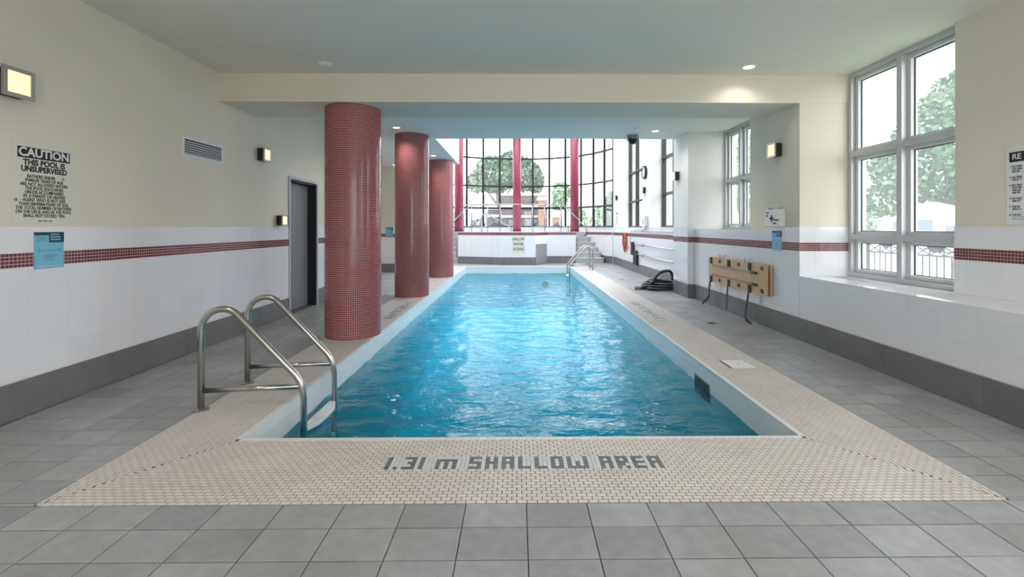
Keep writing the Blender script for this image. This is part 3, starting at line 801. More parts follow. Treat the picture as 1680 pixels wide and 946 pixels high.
# ------------------------------------------------------------------ pool ladders
def rail_path(xd, xp, y0, y1):
    """deck post, round top, slope down, post into the water"""
    def P(u, z): 
        x = xd + (xp-xd)*u; return Vector((x, y0 + (y1-y0)*u, z))
    W = abs(xp-xd); r = .15/W; pts = [P(0, .004), P(0, .60)]
    for a in range(1, 9):
        t = PI*(1 - a/8*.70); pts.append(P(r + r*math.cos(t), .605 + .155*math.sin(t)))
    pts += [P(.86, .285), P(.92, .235), P(.965, .180), P(.99, .115), P(1, .05), P(1, -.95)]
    return pts, P
def pool_ladder(label, xd, xp, ys, ye, s):
    root = thing('pool_ladder', label, 'ladder', (xd, (ys[0]+ys[1])/2, 0), 'pool ladders')
    for y0, y1 in zip(ys, ye):
        pts, P = rail_path(xd, xp, y0, y1)
        rl = MB().tube(pts, .0245, 16).build('grab_rail', 'steel', root, smooth=True)
        MB().tube([P(0, .145), P(1, .145)], .0205, 12).build('cross_bar', 'steel', rl, smooth=True)
        MB().lathe((xd, y0, 0), [(.055, .0), (.055, .008), (.035, .016), (.028, .018)], 'z', 24).build('flange', 'steel', rl, smooth=False)
    for k, z in enumerate((-.19, -.47, -.75)):
        m = (ye[0]+ye[1])/2; h = (ye[1]-ye[0])/2 - .026; w = .048
        pl = [(xp-s*.035, m-h), (xp+s*w*.4, m-h), (xp+s*w*1.25, m-h*.6), (xp+s*w*1.5, m), (xp+s*w*1.25, m+h*.6), (xp+s*w*.4, m+h), (xp-s*.035, m+h)]
        if s < 0: pl.reverse()
        MB().prism(pl, z-.03, z+.006).build('tread', 'step_plastic', root, bevel=.008)
    return root
pool_ladder('near pool ladder with two brushed steel grab rails on the left border', -2.39, -1.66, (3.44, 4.03), (3.53, 4.12), 1)
pool_ladder('distant pool ladder with steel grab rails at the far right pool corner', 2.45, 1.70, (14.55, 15.15), (14.58, 15.18), -1)

# ------------------------------------------------------------------ lamps
def sconce(X, y, z, s, label, h=.197, dp=.10, group='square wall lights'):
    """s: +1 faces +x (left wall), -1 faces -x"""
    root = thing('wall_light', label, 'wall light', (X, y, z), group)
    a = h/2
    MB().box(*sorted((X, X+s*dp*.86)), y-a+.016, y+a-.016, z-a+.014, z+a-.014).build('housing', 'black', root)
    q = MB(); xf = X + s*dp*.86; e = .028
    q.ring([(xf,y-a,z-a),(xf,y+a,z-a),(xf,y+a,z+a),(xf,y-a,z+a)], [(xf,y-a+e,z-a+e),(xf,y+a-e,z-a+e),(xf,y+a-e,z+a-e),(xf,y-a+e,z+a-e)], (s*dp*.14, 0, 0))
    q.build('bezel', 'lamp_metal', root)
    MB().box(*sorted((xf+s*.001, xf+s*dp*.1)), y-a+e, y+a-e, z-a+e, z+a-e).build('diffuser', 'sconce_glow', root)
    return root
sconce(XL-.008, 3.21, 2.394, 1, 'square lit wall light above the caution sign on the left wall', .205, .105)
sconce(XL-.008, 6.38, 2.400, 1, 'square lit wall light between the air vent and the grey door', .195, .10)
sconce(XL-.001, 6.86, 1.487, 1, 'small lit wall light low beside the grey door', .175, .09)
sconce(XR+.008, 5.96, 2.405, -1, 'square lit wall light above the first aid box', .197, .10)
sconce(XR2+.008, 9.34, 2.447, -1, 'wall light on the middle right pier left of the narrow window', .193, .10)
sconce(XR3+.008, 12.92, 2.450, -1, 'wall light below the round clock', .19, .09)
sconce(XR3+.008, 16.52, 2.466, -1, 'farthest wall light, on the last right pier by the bow window', .19, .09)
def downlight(x, y, lit, label, power=None):
    root = thing('ceiling_downlight', label, 'ceiling light', (x, y, ZC), 'recessed ceiling lights')
    q = MB(); n = 24
    q.ring([(x+.085*math.cos(2*PI*i/n), y+.085*math.sin(2*PI*i/n), ZC-.008) for i in range(n)], [(x+.062*math.cos(2*PI*i/n), y+.062*math.sin(2*PI*i/n), ZC-.008) for i in range(n)], (0, 0, .0085))
    q.build('trim_ring', 'white_plastic', root)
    if not lit: MB().lathe((x, y, ZC-.008), [(.005, -.026), (.04, -.024), (.062, -.012), (.066, .004)], 'z', 24).build('cap', 'white_plastic', root)
    MB().lathe((x, y, ZC-.005), [(.062, 0), (.062, .003)], 'z', 24).build('lens', 'downlight_glow' if lit else 'white_plastic', root)
    if power:
        ld = bpy.data.lights.new('downlight_bulb', 'SPOT'); ld.energy = power; ld.color = LAMP_WARM; ld.spot_size = 2.6; ld.spot_blend = .6; ld.shadow_soft_size = .06
        lo = bpy.data.objects.new('bulb', ld); COL.objects.link(lo); lo.parent = root; lo.location = (0, 0, -.03)
downlight(-2.19, 5.18, False, 'unlit white ceiling disc before the beam, left side')
downlight(2.70, 5.22, True, 'lit ceiling light before the beam, right side', DOWNLIGHT_W*.3)
downlight(-2.25, 8.45, True, 'ceiling light lit as added fill between the first and second thick columns', DOWNLIGHT_W)  # this and the next two fittings are dark; glow and spot added as fill
downlight(2.68, 8.70, True, 'ceiling light lit as added fill behind the beam, near the camera dome', DOWNLIGHT_W)
downlight(-2.17, 11.75, True, 'ceiling light lit as added fill just before the farthest thick column', DOWNLIGHT_W)
downlight(-2.19, 1.6, True, 'added ceiling fill light in the near part of the room, left side', REAR_FILL_W)  # from here on, unseen lights added to brighten the room
downlight(2.70, 1.6, True, 'added ceiling fill light in the near part of the room, right side', REAR_FILL_W)
downlight(-2.19, -1.4, True, 'added ceiling fill light at the rear of the room, left side', REAR_FILL_W)
downlight(2.70, -1.4, True, 'added ceiling fill light at the rear of the room, right side', REAR_FILL_W)
det = MB().lathe((2.27, 8.5, ZC), [(.06, 0), (.06, -.012), (.045, -.03), (.02, -.036)][::-1], 'z', 20).build('smoke_detector', 'white_plastic'); tag(det, 'small round white detector on the ceiling beside the camera', 'detector')
cm = thing('security_camera', 'dark dome security camera hanging from the ceiling edge', 'camera', (2.36, 9.15, ZC))
MB().lathe((2.36, 9.15, ZC), [(.105, 0), (.115, -.03), (.11, -.08)][::-1], 'z', 24).build('mount', 'grey_plastic', cm, smooth=False)
MB().lathe((2.36, 9.15, ZC-.08), [(.10, 0), (.095, -.03), (.07, -.07), (.035, -.095), (.005, -.10)][::-1], 'z', 24).build('dome', 'black', cm, smooth=True)
MB().bar((2.27, 9.15, ZC-.06), (2.27, 9.02, ZC-.12), .06, .06).build('lens_barrel', 'black', cm)
MB().tube([(2.27, 9.15, ZC-.01), (2.27, 9.15, ZC-.09)], .018, 8).build('bracket', 'grey_plastic', cm)

# ------------------------------------------------------------------ left wall: vent, signs
v = thing('air_vent', 'long louvred white air vent high on the left wall', 'vent', (XL, 5.22, 2.26))
y0, y1, z0, z1 = 4.883, 5.557, 2.152, 2.37; X = XL - .008
q = MB(); e = .028; q.ring([(X,y0,z0),(X,y1,z0),(X,y1,z1),(X,y0,z1)], [(X,y0+e,z0+e),(X,y1-e,z0+e),(X,y1-e,z1-e),(X,y0+e,z1-e)], (.012, 0, 0)); q.build('vent_frame', 'white_frame', v)
MB().box(X, X+.002, y0+e, y1-e, z0+e, z1-e).build('vent_back', 'black', v)
for k in range(6):
    z = z0+e+.014+k*(z1-z0-2*e-.012)/6
    q = MB(); q.frame_box((X+.007, (y0+y1)/2, z+.002), (.006, 0, -.004), (0, (y1-y0)/2-e, 0), (.0012, 0, .0018)); q.frame_box((X+.008, (y0+y1)/2, z-.001), (.0008,0,0), (0,(y1-y0)/2-e,0), (0,0,.0055)); q.build('slat', 'white_frame', v)

def board(name, label, cat, axis, k, sgn, u0, u1, z0, z1, mt, t=.004, group=None):
    loc = (k, (u0+u1)/2, z0) if axis == 'x' else ((u0+u1)/2, k, z0)
    root = thing(name, label, cat, loc, group); q = MB(); plane_box(q, axis, k + sgn*t, sgn, u0, u1, z0, z1, t); q.build('panel', mt, root); return root
X = XL - .008
cs = board('caution_sign', 'cream caution sign with black rules hung on the left wall above the tiles', 'sign', 'x', X, 1, 3.245, 3.709, 1.405, 2.01, 'sign_cream')
xs = X + .0048; yc = 3.477; H = .605; zt = 2.01
MB().box(X+.004, X+.005, 3.287, 3.667, zt-.118, zt-.038).build('header_bar', 'ink', cs)
text('CAUTION', (xs+.0006, yc, zt-.078), .088, '+x', 'sign_white', cs, .06, squeeze=.92)
text('THIS POOL IS', (xs, yc, zt-.150), .058, '+x', 'ink', cs, .085, squeeze=.88)
text('UNSUPERVISED', (xs, yc, zt-.198), .058, '+x', 'ink', cs, .085, squeeze=.84)
LN = ['BATHERS UNDER       ', 'TWELVE YEARS OF AGE', 'ARE NOT ALLOWED WITHIN', 'THE POOL ENCLOSURE', 'UNLESS ACCOMPANIED', 'BY A PARENT OR HIS/HER', 'AGENT WHO IS NOT LESS', 'THAN SIXTEEN YEARS OF AGE.', 'THE TOTAL NUMBER OF BATHERS', 'ON THE DECK AND IN THE POOL', 'SHALL NOT EXCEED TEN.']
for i, l in enumerate(LN): text(l, (xs, yc, zt-.252-i*.0291), .0345, '+x', 'ink', cs, .04, squeeze=.76)
text('ONT. REG. 565', (xs, yc, zt-.581), .016, '+x', 'ink', cs, .02)
text('16', (xs, yc+.135, zt-.250), .032, '+x', 'ink', cs, 0, squeeze=.8); text('18', (xs, yc-.205, zt-.430), .032, '+x', 'ink', cs, 0, squeeze=.8)
for a, b, i in ((-.145, -.055, 1), (-.085, .01, 7)): MB().box(xs, xs+.001, yc+a, yc+b, zt-.252-i*.0291-.002, zt-.252-i*.0291+.002).build('strike_through', 'ink', cs)
MB().box(xs, xs+.001, yc-.175, yc-.135, zt-.431, zt-.428).build('strike_through', 'ink', cs)

def blue_notice(label, axis, k, sgn, u0, u1, z0, z1, flip):
    """flip: True where the reader's left is the higher u"""
    r = board('notice_sheet', label, 'notice', axis, k, sgn, u0, u1, z0, z1, 'blue_paper', .0015, 'blue notices taped over the red stripe')
    W, Hh = u1-u0, z1-z0
    def U(f): return u1 - f*W if flip else u0 + f*W
    def bar(nm, f0, f1, g0, g1, mt, o):
        q = MB(); a, b = sorted((U(f0), U(f1))); plane_box(q, axis, k+sgn*(.0015+o), sgn, a, b, z1-g1*Hh, z1-g0*Hh, o); q.build(nm, mt, r)
    bar('heading_block', .48, 1.0, .0, .29, 'navy_print', .0006); bar('heading_strip', .0, .48, .0, .09, 'navy_print', .0006)
    for g_ in (.05, .12, .19): bar('print_line', .53, .53+.30+.05*(g_ > .1), g_, g_+.035, 'blue_paper', .0012)
    for g_ in (.13, .18, .23): bar('print_line', .08, .42, g_, g_+.015, 'blue_print', .0006)
    bar('print_line', .25, .82, .50, .515, 'blue_print', .0006)
    for f in (.16, .84):
        for da in (0, 1): bar('print_mark', f-.035, f+.035, .46+da*.06, .475+da*.06, 'blue_print', .0006)
        for da in (-1, 1): bar('print_mark', f-.035 if da < 0 else f+.025, f-.025 if da < 0 else f+.035, .46, .535, 'blue_print', .0006)
    for g_ in (.62, .66, .70, .76): bar('print_line', .28 if g_ < .7 else .34, .78 if g_ < .7 else .68, g_, g_+.014, 'blue_print', .0006)
    bar('hem_strip', .08, .95, .93, .945, 'sign_white', .0006)
blue_notice('blue printed notice below the caution sign on the left wall', 'x', XL+.0022, 1, 3.392, 3.613, 1.068, 1.345, False)
blue_notice('blue printed notice below the first aid box on the right wall', 'x', XR-.0022, -1, 5.865, 6.085, 1.07, 1.335, True)
blue_notice('blue printed notice on the far left bay wall, seen between two thick columns', 'y', 13.890-.0022, -1, -4.03, -3.80, 1.115, 1.385, False)

# pier sign on the right, cut by the frame
rs = board('regulation_sign', 'white numbered rules sign with black heading on the right pier', 'sign', 'x', XRU+.008, -1, 3.18, 3.636, 1.405, 2.03, 'sign_white')
xs = XRU + .008 - .0048
MB().box(xs-.0002, xs+.0008, 3.21, 3.612, 1.905, 1.985).build('header_bar', 'ink', rs)
text('RE', (xs-.0008, 3.592, 1.945), .062, '-x', 'sign_white', rs, .03, 'LEFT')
for i, (z, s_) in enumerate(((1.868,'1. NO PERS'),(1.848,'    OR HAN'),(1.828,'    ENTER'),(1.782,'2. NO PERS'),(1.762,'    DECK O'),(1.718,'3. NO PERS'),(1.698,'    ANY MA'),(1.678,'    AND BL'),(1.658,'    ARE PR'),(1.612,'4. NO PERS'),(1.592,'    ABOUT'),(1.546,'5. THE BA'),(1.526,'    DECK A'),(1.480,'6. THE NU'))):
    text(s_, (xs, 3.612, z), .022, '-x', 'ink', rs, .02, 'LEFT', .85)
q = MB(); q.ring([(xs,3.50,1.445),(xs,3.585,1.445),(xs,3.585,1.465),(xs,3.50,1.465)], [(xs,3.502,1.447),(xs,3.583,1.447),(xs,3.583,1.463),(xs,3.502,1.463)], (-.001,0,0)); q.build('number_box', 'ink', rs)

# no diving sign on the middle facet of the spa deck
pa, pb = Vector((*FR[1], 0)), Vector((*FR[2], 0)); d = (pb-pa).normalized(); n = Vector((d.y, -d.x, 0))
nd = thing('diving_sign', 'white shallow water sign on the front of the spa deck', 'sign', (.05, 16.66, .48))
c = pa + d*.73 + n*.014; c.z = .76
q = MB(); q.frame_box(c, d*.235, n*.004, (0, 0, .305)); q.build('panel', 'sign_cream', nd)
for k, s_ in enumerate(('SHALLOW', 'WATER', 'NO DIVING')):
    p_ = c + n*.0055; p_.z = .76 + .19 - k*.185
    o = text(s_, p_, .15, '-y', 'ink', nd, .03, squeeze=(.62, .72, .50)[k]); o.rotation_euler = (PI/2, 0, math.atan2(d.y, d.x))

# ------------------------------------------------------------------ right wall: first aid box, spine board, drains, ledge vent
fa = thing('first_aid_box', 'white first aid box with black print above the blue notice', 'first aid box', (XR, 5.97, 1.386))
MB().box(XR-.072, XR+.006, 5.79, 6.16, 1.387, 1.622).build('case', 'white_plastic', fa, bevel=.012)
MB().tube([(XR-.035, 5.88, 1.62), (XR-.035, 5.885, 1.65), (XR-.035, 5.90, 1.66), (XR-.035, 6.0, 1.66), (XR-.035, 6.015, 1.65), (XR-.035, 6.02, 1.62)], .011, 8).build('handle', 'white_plastic', fa, smooth=True)
MB().box(XR-.055, XR-.02, 6.06, 6.10, 1.622, 1.640).build('latch', 'grey_plastic', fa); MB().box(XR-.055, XR-.02, 5.83, 5.86, 1.622, 1.634).build('latch', 'grey_plastic', fa)
xf = XR-.0735
q = MB(); q.box(xf, xf+.002, 5.965, 5.995, 1.455, 1.545); q.box(xf, xf+.002, 5.935, 5.964, 1.485, 1.515); q.box(xf, xf+.002, 5.996, 6.025, 1.485, 1.515); q.build('cross', 'ink', fa)
text('FIRST', (xf, 6.07, 1.575), .036, '-x', 'ink', fa, .02); text('AID', (xf, 6.085, 1.535), .036, '-x', 'ink', fa, .02)
text('PREMIERS', (xf, 5.875, 1.478), .03, '-x', 'ink', fa, .02); text('SOINS', (xf, 5.905, 1.435), .03, '-x', 'ink', fa, .02)

sb = thing('spine_board', 'pair of plywood spine boards with black straps hung on the right wall', 'rescue board', (XR-.05, 7.0, .43))
YS0, YS1, ZS0, ZS1 = 6.09, 7.94, .440, .868
def spine(xf, name, dy):
    def outline(): 
        pts = []
        r = .03
        for cy_, cz_, a0 in ((YS0+r, ZS0+r, PI), (YS1-r, ZS0+r, 1.5*PI), (YS1-r, ZS1-r, 0), (YS0+r, ZS1-r, .5*PI)):
            for i in range(4): a = a0 + PI/2*i/3; pts.append((cy_+r*math.cos(a)+dy, cz_+r*math.sin(a)))
        return pts
    import bmesh
    bm = bmesh.new(); loops = [outline()]; holes = []
    for k in range(6):
        yh = YS1 - .10 - k*.325
        for zh in (ZS0+.055, ZS1-.055): holes.append([(yh+dy+(.055 if abs(math.cos(a)) > .3 else .055)*math.copysign(abs(math.cos(a))**.6, math.cos(a)), zh+.030*math.copysign(abs(math.sin(a))**.6, math.sin(a))) for a in [2*PI*i/14 for i in range(14)]])
    edges = []
    for lp in loops + holes:
        vs_ = [bm.verts.new((xf, y, z)) for y, z in lp]
        edges += [bm.edges.new((vs_[i], vs_[(i+1) % len(vs_)])) for i in range(len(vs_))]
    bmesh.ops.triangle_fill(bm, edges=edges, use_beauty=True)
    fs = bm.faces[:]
    r = bmesh.ops.extrude_face_region(bm, geom=fs)
    for v_ in [g_ for g_ in r['geom'] if isinstance(g_, bmesh.types.BMVert)]: v_.co.x += .018
    bmesh.ops.recalc_face_normals(bm, faces=bm.faces)
    me = bpy.data.meshes.new(name); bm.to_mesh(me); bm.free(); me.materials.append(M['plywood'])
    o = bpy.data.objects.new(name, me); COL.objects.link(o); o.parent = sb; o.location = -wloc(sb); return o
spine(XR-.075, 'front_board', 0); spine(XR-.035, 'rear_board', -.03)
MB().box(XR-.0165, XR-.012, YS0+.05, YS1-.05, ZS0+.02, ZS1-.02).build('hole_shade_sheet', 'hole_shade', sb)  # dark sheet added behind the boards, painting the shade in their hand holes
for z in (.57, .735):
    q = MB(); q.box(XR-.092, XR-.0755, 6.40, 7.78, z-.011, z+.011); q.build('runner', 'plywood_edge', sb)
    MB().box(XR-.099, XR-.0755, 6.33, 6.45, z-.016, z+.016).build('runner_end', 'black', sb)
for k in (0, 2, 4):
    y = YS1 - .10 - k*.325
    for z in (ZS0+.055, ZS1-.055):
        MB().box(XR-.088, XR-.074, y-.045, y+.03, z-.06, z+.05).build('strap_loop', 'strap', sb, bevel=.004)
hang = {0: [(0, 0), (.02, -.12), (.01, -.25), (.10, -.34), (.26, -.425), (.20, -.435)], 2: [(0, 0), (-.01, -.15), (-.02, -.36)], 4: [(0, 0), (.01, -.10), (.05, -.28), (.04, -.40), (-.06, -.43), (-.17, -.438)]}
for k, pts in hang.items():
    y = YS1 - .10 - k*.325; q = MB(); P = [Vector((XR-.09-.05*(i/len(pts)), y+a, ZS0+.003+b)) for i, (a, b) in enumerate(pts)]
    for a, b in zip(P, P[1:]): q.bar(a, b, .05, .004, (1, 0, 0))
    if k != 2:
        P2 = [p + Vector((-.012, -.03 if k == 4 else -.01*i, .0)) for i, p in enumerate(P[:4])] 
        for a, b in zip(P2, P2[1:]): q.bar(a, b, .03, .004, (1, 0, 0))
    q.build('hanging_strap', 'strap', sb)
for y in (7.45, 6.62): MB().tube([(XR+.005, y, .93), (XR-.06, y, .89), (XR-.095, y, .86), (XR-.10, y+.02, .93)], .006, 6).build('wall_hook', 'steel', sb)
for x, y, r, l in ((2.81, 6.47, .072, 'near round floor drain in the grey tiles by the spine boards'), (2.78, 11.97, .068, 'far round floor drain in the grey tiles by the hose')):
    dr = thing('floor_drain', l, 'drain', (x, y, 0), 'floor drains')
    MB().lathe((x, y, .0008), [(r, 0), (r, .003), (r*.82, .0032)], 'z', 28).build('drain_rim', 'steel', dr)
    MB().lathe((x, y, .0036), [(r*.82, 0), (r*.80, .0012)], 'z', 28).build('grate', 'black', dr)
lv = thing('ledge_vent', 'slotted air grille let into the white window ledge', 'vent', (3.87, 4.97, .7845))
MB().box(3.81, 3.93, 4.5, 5.44, .7846, .788).build('grille_frame', 'white_frame', lv)
for x in (3.835, 3.885): MB().box(x, x+.022, 4.52, 5.42, .7881, .7887).build('slot', 'black', lv)

# ------------------------------------------------------------------ far right wall: clock, dispenser, poles, rope, hose
ck = thing('wall_clock', 'round wall clock with thick black rim on the far right pier', 'clock', (XR3+.008, 12.87, 2.956))
x0 = XR3 + .008; R = .187
q = MB(); nn = 36
q.ring([(x0, 12.87+R*math.cos(2*PI*i/nn), 2.956+R*math.sin(2*PI*i/nn)) for i in range(nn)], [(x0, 12.87+(R-.022)*math.cos(2*PI*i/nn), 2.956+(R-.022)*math.sin(2*PI*i/nn)) for i in range(nn)], (-.07, 0, 0)); q.build('rim', 'black', ck)
MB().lathe((x0-.05, 12.87, 2.956), [(R-.022, 0), (R-.022, .03)], 'x', 36).build('face', 'sign_white', ck)
for i in range(12):
    a = PI/6*i; c = Vector((x0-.051, 12.87+.137*math.sin(a), 2.956+.137*math.cos(a))); u = Vector((0, math.sin(a), math.cos(a)))
    q = MB(); q.bar(c-u*.014, c+u*.014, .008, .002, (1, 0, 0)); q.build('hour_mark', 'ink', ck)
for a, l, w in ((-.6, .08, .012), (2.2, .12, .008)):
    u = Vector((0, -math.sin(a), math.cos(a))); c = Vector((x0-.0535, 12.87, 2.956)); MB().bar(c, c+u*l, w, .002, (1, 0, 0)).build('hand', 'ink', ck)
tb = thing('soap_dispenser', 'small white wall box below the clock with a dark angled mark', 'dispenser', (XR3, 12.78, 1.40))
MB().box(XR3-.09, XR3+.006, 12.62, 12.94, 1.40, 1.71).build('case', 'white_plastic', tb, bevel=.015)
for p_, q_ in (((12.83, 1.60), (12.76, 1.48)), ((12.76, 1.48), (12.74, 1.63))): MB().bar((XR3-.091, *p_), (XR3-.091, *q_), .022, .003, (1, 0, 0)).build('mark', 'ink', tb)
sg = board('paper_list', 'pale paper list below the farthest wall light', 'notice', 'x', XR3+.008, -1, 16.40, 16.68, 1.44, 1.98, 'sign_white', .002)
MB().box(XR3+.0048, XR3+.0058, 16.46, 16.62, 1.86, 1.93).build('heading_block', 'ink', sg)
for k in range(7): MB().box(XR3+.0050, XR3+.0058, 16.45, 16.63, 1.49+k*.05, 1.505+k*.05).build('print_line', 'ink', sg)
POL = [(1.285, 14.0, 9.75, 'uppermost long pole on the far right wall, hooked at its end'), (.870, 13.9, 9.75, 'middle long pole on the far right wall'), (.575, 13.8, 9.75, 'lowest long pole on the far right wall')]
for i, (z, ya, yb, l) in enumerate(POL):
    pr = thing('pool_pole', l, 'pole', (XR3-.05, (ya+yb)/2, z), 'pool poles hung along the far right wall')
    MB().tube([(XR3-.055, ya, z), (XR3-.055, yb, z)], .017, 10).build('shaft', 'pole_metal', pr, smooth=True)
    for y in (12.9, 10.3): MB().tube([(XR3+.004, y, z+.03), (XR3-.03, y, z+.01), (XR3-.05, y, z-.026), (XR3-.085, y, z-.02), (XR3-.09, y, z+.02)], .009, 6).build('wall_bracket', 'black', pr)
    if i == 0:
        MB().tube([(XR3-.055, 14.0, z), (XR3-.055, 14.18, z-.005), (XR3-.055, 14.30, z-.06), (XR3-.055, 14.33, z-.25), (XR3-.055, 14.30, z-.42), (XR3-.06, 14.25, z-.50)], .012, 8).build('crook', 'steel', pr, smooth=True)
    if i == 2:
        MB().box(XR3-.075, XR3-.035, 13.55, 13.95, z-.33, z+.10).build('net_frame', 'black', pr, bevel=.01)
    if i == 1:
        MB().box(XR3-.08, XR3-.03, 13.98, 14.24, z-.35, z+.06).build('brush_head', 'black', pr, bevel=.01)
rp = thing('rope_coil', 'coil of orange rope hung on the far right wall by the poles', 'rope', (XR3-.05, 15.1, 1.2))
rr = random.Random(5)
for k in range(5):
    w, h = rr.uniform(.10, .20), rr.uniform(.52, .66); yc_ = 15.1 + rr.uniform(-.04, .04); xo = XR3 - .03 - k*.014
    pts = [(xo + .008*math.sin(3*a), yc_ + w*math.sin(a)*(1 + .35*math.cos(a)), 1.20 - h/2 + h/2*math.cos(a)) for a in [2*PI*i/28 for i in range(28)]]
    MB().tube(pts, .015, 7, closed=True).build('rope_loop', 'rope', rp, smooth=True)
MB().tube([(XR3+.004, 15.1, 1.24), (XR3-.06, 15.1, 1.20), (XR3-.11, 15.1, 1.19), (XR3-.12, 15.1, 1.23)], .009, 6).build('wall_hook', 'steel', rp)
MB().tube([(XR3-.05, 15.1-.10, .72), (XR3-.09, 14.9, .62), (XR3-.09, 14.6, .66), (XR3-.08, 14.4, .78)], .010, 6).build('rope_tail', 'rope', rp, smooth=True)
ho = thing('vacuum_hose', 'dark ribbed pool hose coiled on the floor against the right pier', 'hose', (3.25, 10.1, 0))
pts = [(2.74, 10.0, .04), (2.86, 9.99, .04)]
hr_ = random.Random(11)
for k in range(3):
    for i in range(14):
        a = -PI*.75 + 2*PI*i/14; pts.append((3.20 + (.36-.05*k+.04*math.sin(2*a+k))*math.cos(a) + .03*k, 10.15 + (.45-.05*k)*math.sin(a) - .04*k, .04 + .05*k + .035*(i/14)))
pts += [(2.98, 9.85, .18), (3.06, 9.9, .30), (3.18, 9.98, .38), (3.33, 10.04, .41), (3.46, 10.12, .38), (3.54, 10.2, .24), (3.52, 10.35, .045)]
sm = []
for i in range(len(pts)-1):
    p0, p1, p2, p3 = [Vector(pts[max(0, min(len(pts)-1, j))]) for j in (i-1, i, i+1, i+2)]
    for s_ in range(8):
        t = s_/8; sm.append(.5*((2*p1)+(p2-p0)*t+(2*p0-5*p1+4*p2-p3)*t*t+(3*p1-p0-3*p2+p3)*t**3))
MB().tube(sm, [.036 if i % 2 else .032 for i in range(len(sm))], 10).build('corrugated_tube', 'hose', ho, smooth=True)
MB().tube([(2.62, 10.02, .04), (2.75, 10.0, .04)], .043, 12).build('cuff', 'grey_plastic', ho)

# ------------------------------------------------------------------ outdoors
GZ = .22
gr = MB(); gr.box(4.5, 260, -60, 260, GZ-.3, GZ); gr.box(-200, 4.5, 20.6, 260, GZ-.3, GZ)
struct('ground', gr, 'pavement')
tag(MB().box(4.6, 9.0, -8, 40, GZ, GZ+.03).build('lawn_strip', 'grass', None, kind='stuff'), 'strip of lawn outside the right windows', 'grass')
tag(MB().box(-12, 4.5, 21.0, 24.4, GZ, GZ+.03).build('lawn_bed', 'grass', None, kind='stuff'), 'strip of lawn below the bow window outside', 'grass')
struct('road', MB().box(13, 21, -60, 260, GZ, GZ+.02), 'asphalt')

def leaves(q, c, rx, ry, rz, n, size, rnd):
    c = Vector(c)
    for _ in range(n):
        while True:
            p = Vector((rnd.uniform(-1, 1), rnd.uniform(-1, 1), rnd.uniform(-1, 1)))
            if .12 < p.length < 1: break
        p = p.normalized() * p.length**.5
        o = c + Vector((p.x*rx, p.y*ry, p.z*rz)); s = size*rnd.uniform(.6, 1.25)
        a = Vector((rnd.gauss(0, 1), rnd.gauss(0, 1), rnd.gauss(0, .6))).normalized(); b = a.cross(Vector((rnd.gauss(0, 1), rnd.gauss(0, 1), rnd.gauss(0, 1)))).normalized()
        m_ = a*s; w = b*s*.42; up = a.cross(b)*s*.10
        q.add([o-m_*.5, o-m_*.12+w+up, o+m_*.22+w*.8+up, o+m_*.6, o+m_*.22-w*.8+up, o-m_*.12-w+up], [(0,1,2,3),(0,3,4,5)])
def tree(name, label, base, blobs, leaf, size, mt, seed, cat='tree', trunk=.12, group=None):
    rnd = random.Random(seed); root = thing(name, label, cat, base, group); q = MB()
    for (c, rx, ry, rz, n) in blobs: leaves(q, c, rx, ry, rz, int(n*1.5), size, rnd)
    q.build('foliage', mt, root, kind='stuff')
    if trunk:
        top = Vector(blobs[0][0]); b = Vector(base); q = MB()
        q.tube([b, b.lerp(top, .4) + Vector((.05, 0, 0)), b.lerp(top, .75), top], [trunk, trunk*.8, trunk*.55, trunk*.2], 8)
        for (c, rx, ry, rz, n) in blobs[1:]: q.tube([b.lerp(top, .55), b.lerp(top, .6).lerp(Vector(c), .5), Vector(c)], [trunk*.5, trunk*.3, trunk*.12], 6)
        q.build('trunk', 'bark', root)
T = 'trees beyond the windows'
tree('maple_tree', 'large leafy tree outside the big right window', (10.1, 10.2, GZ), [((10.2,10.3,3.3),1.25,1.3,1.35,1500), ((9.5,10.6,2.7),.95,.9,.75,700), ((9.0,10.9,2.1),.55,.6,.45,260), ((10.3,10.2,4.3),.7,.8,.75,500), ((10.6,9.6,2.3),1.0,.9,.8,700), ((9.2,11.1,3.0),.5,.5,.3,170)], .14, .14, 'leaf_mid', 1, group=T)
tree('street_tree', 'pale tree beyond the narrow right window', (12.6, 24.5, GZ), [((12.6,24.5,4.4),1.7,1.7,2.0,1500), ((13.0,24.0,3.0),1.5,1.5,1.2,800)], .24, .24, 'leaf_pale', 2, trunk=.16, group=T)
tree('garden_tree', 'broad bushy tree behind the dark brick building', (-1.0, 31.0, GZ), [((-1.5,31,5.0),1.5,1.2,1.3,1700), ((.4,31.2,5.0),1.3,1.2,1.2,1300), ((-2.7,31,4.5),.75,.8,.75,500), ((1.3,31.4,4.6),.6,.8,1.0,500), ((-.3,31,6.0),.8,.8,.65,450)], .22, .22, 'leaf_mid', 3, trunk=.2, group=T)
tree('young_tree', 'small pale green tree right of the brick pillar', (2.9, 30.0, GZ), [((2.95,30,3.7),.62,.7,.75,420), ((2.8,30,2.9),.5,.5,.4,160)], .2, .2, 'leaf_pale', 4, trunk=.08, group=T)
tree('evergreen_tree', 'narrow dark evergreen at the right end of the bow window', (5.05, 24.2, GZ), [((5.05,24.2,2.1),.45,.45,1.0,600), ((5.05,24.2,2.95),.22,.25,.35,120)], .16, .16, 'leaf_dark', 5, trunk=.08, group=T)
tree('corner_tree', 'small pale tree at the left edge of the big right window', (15.8, 20.3, GZ), [((15.8,20.3,1.7),.5,.6,.75,300)], .17, .17, 'leaf_pale', 6, trunk=.06, group=T)
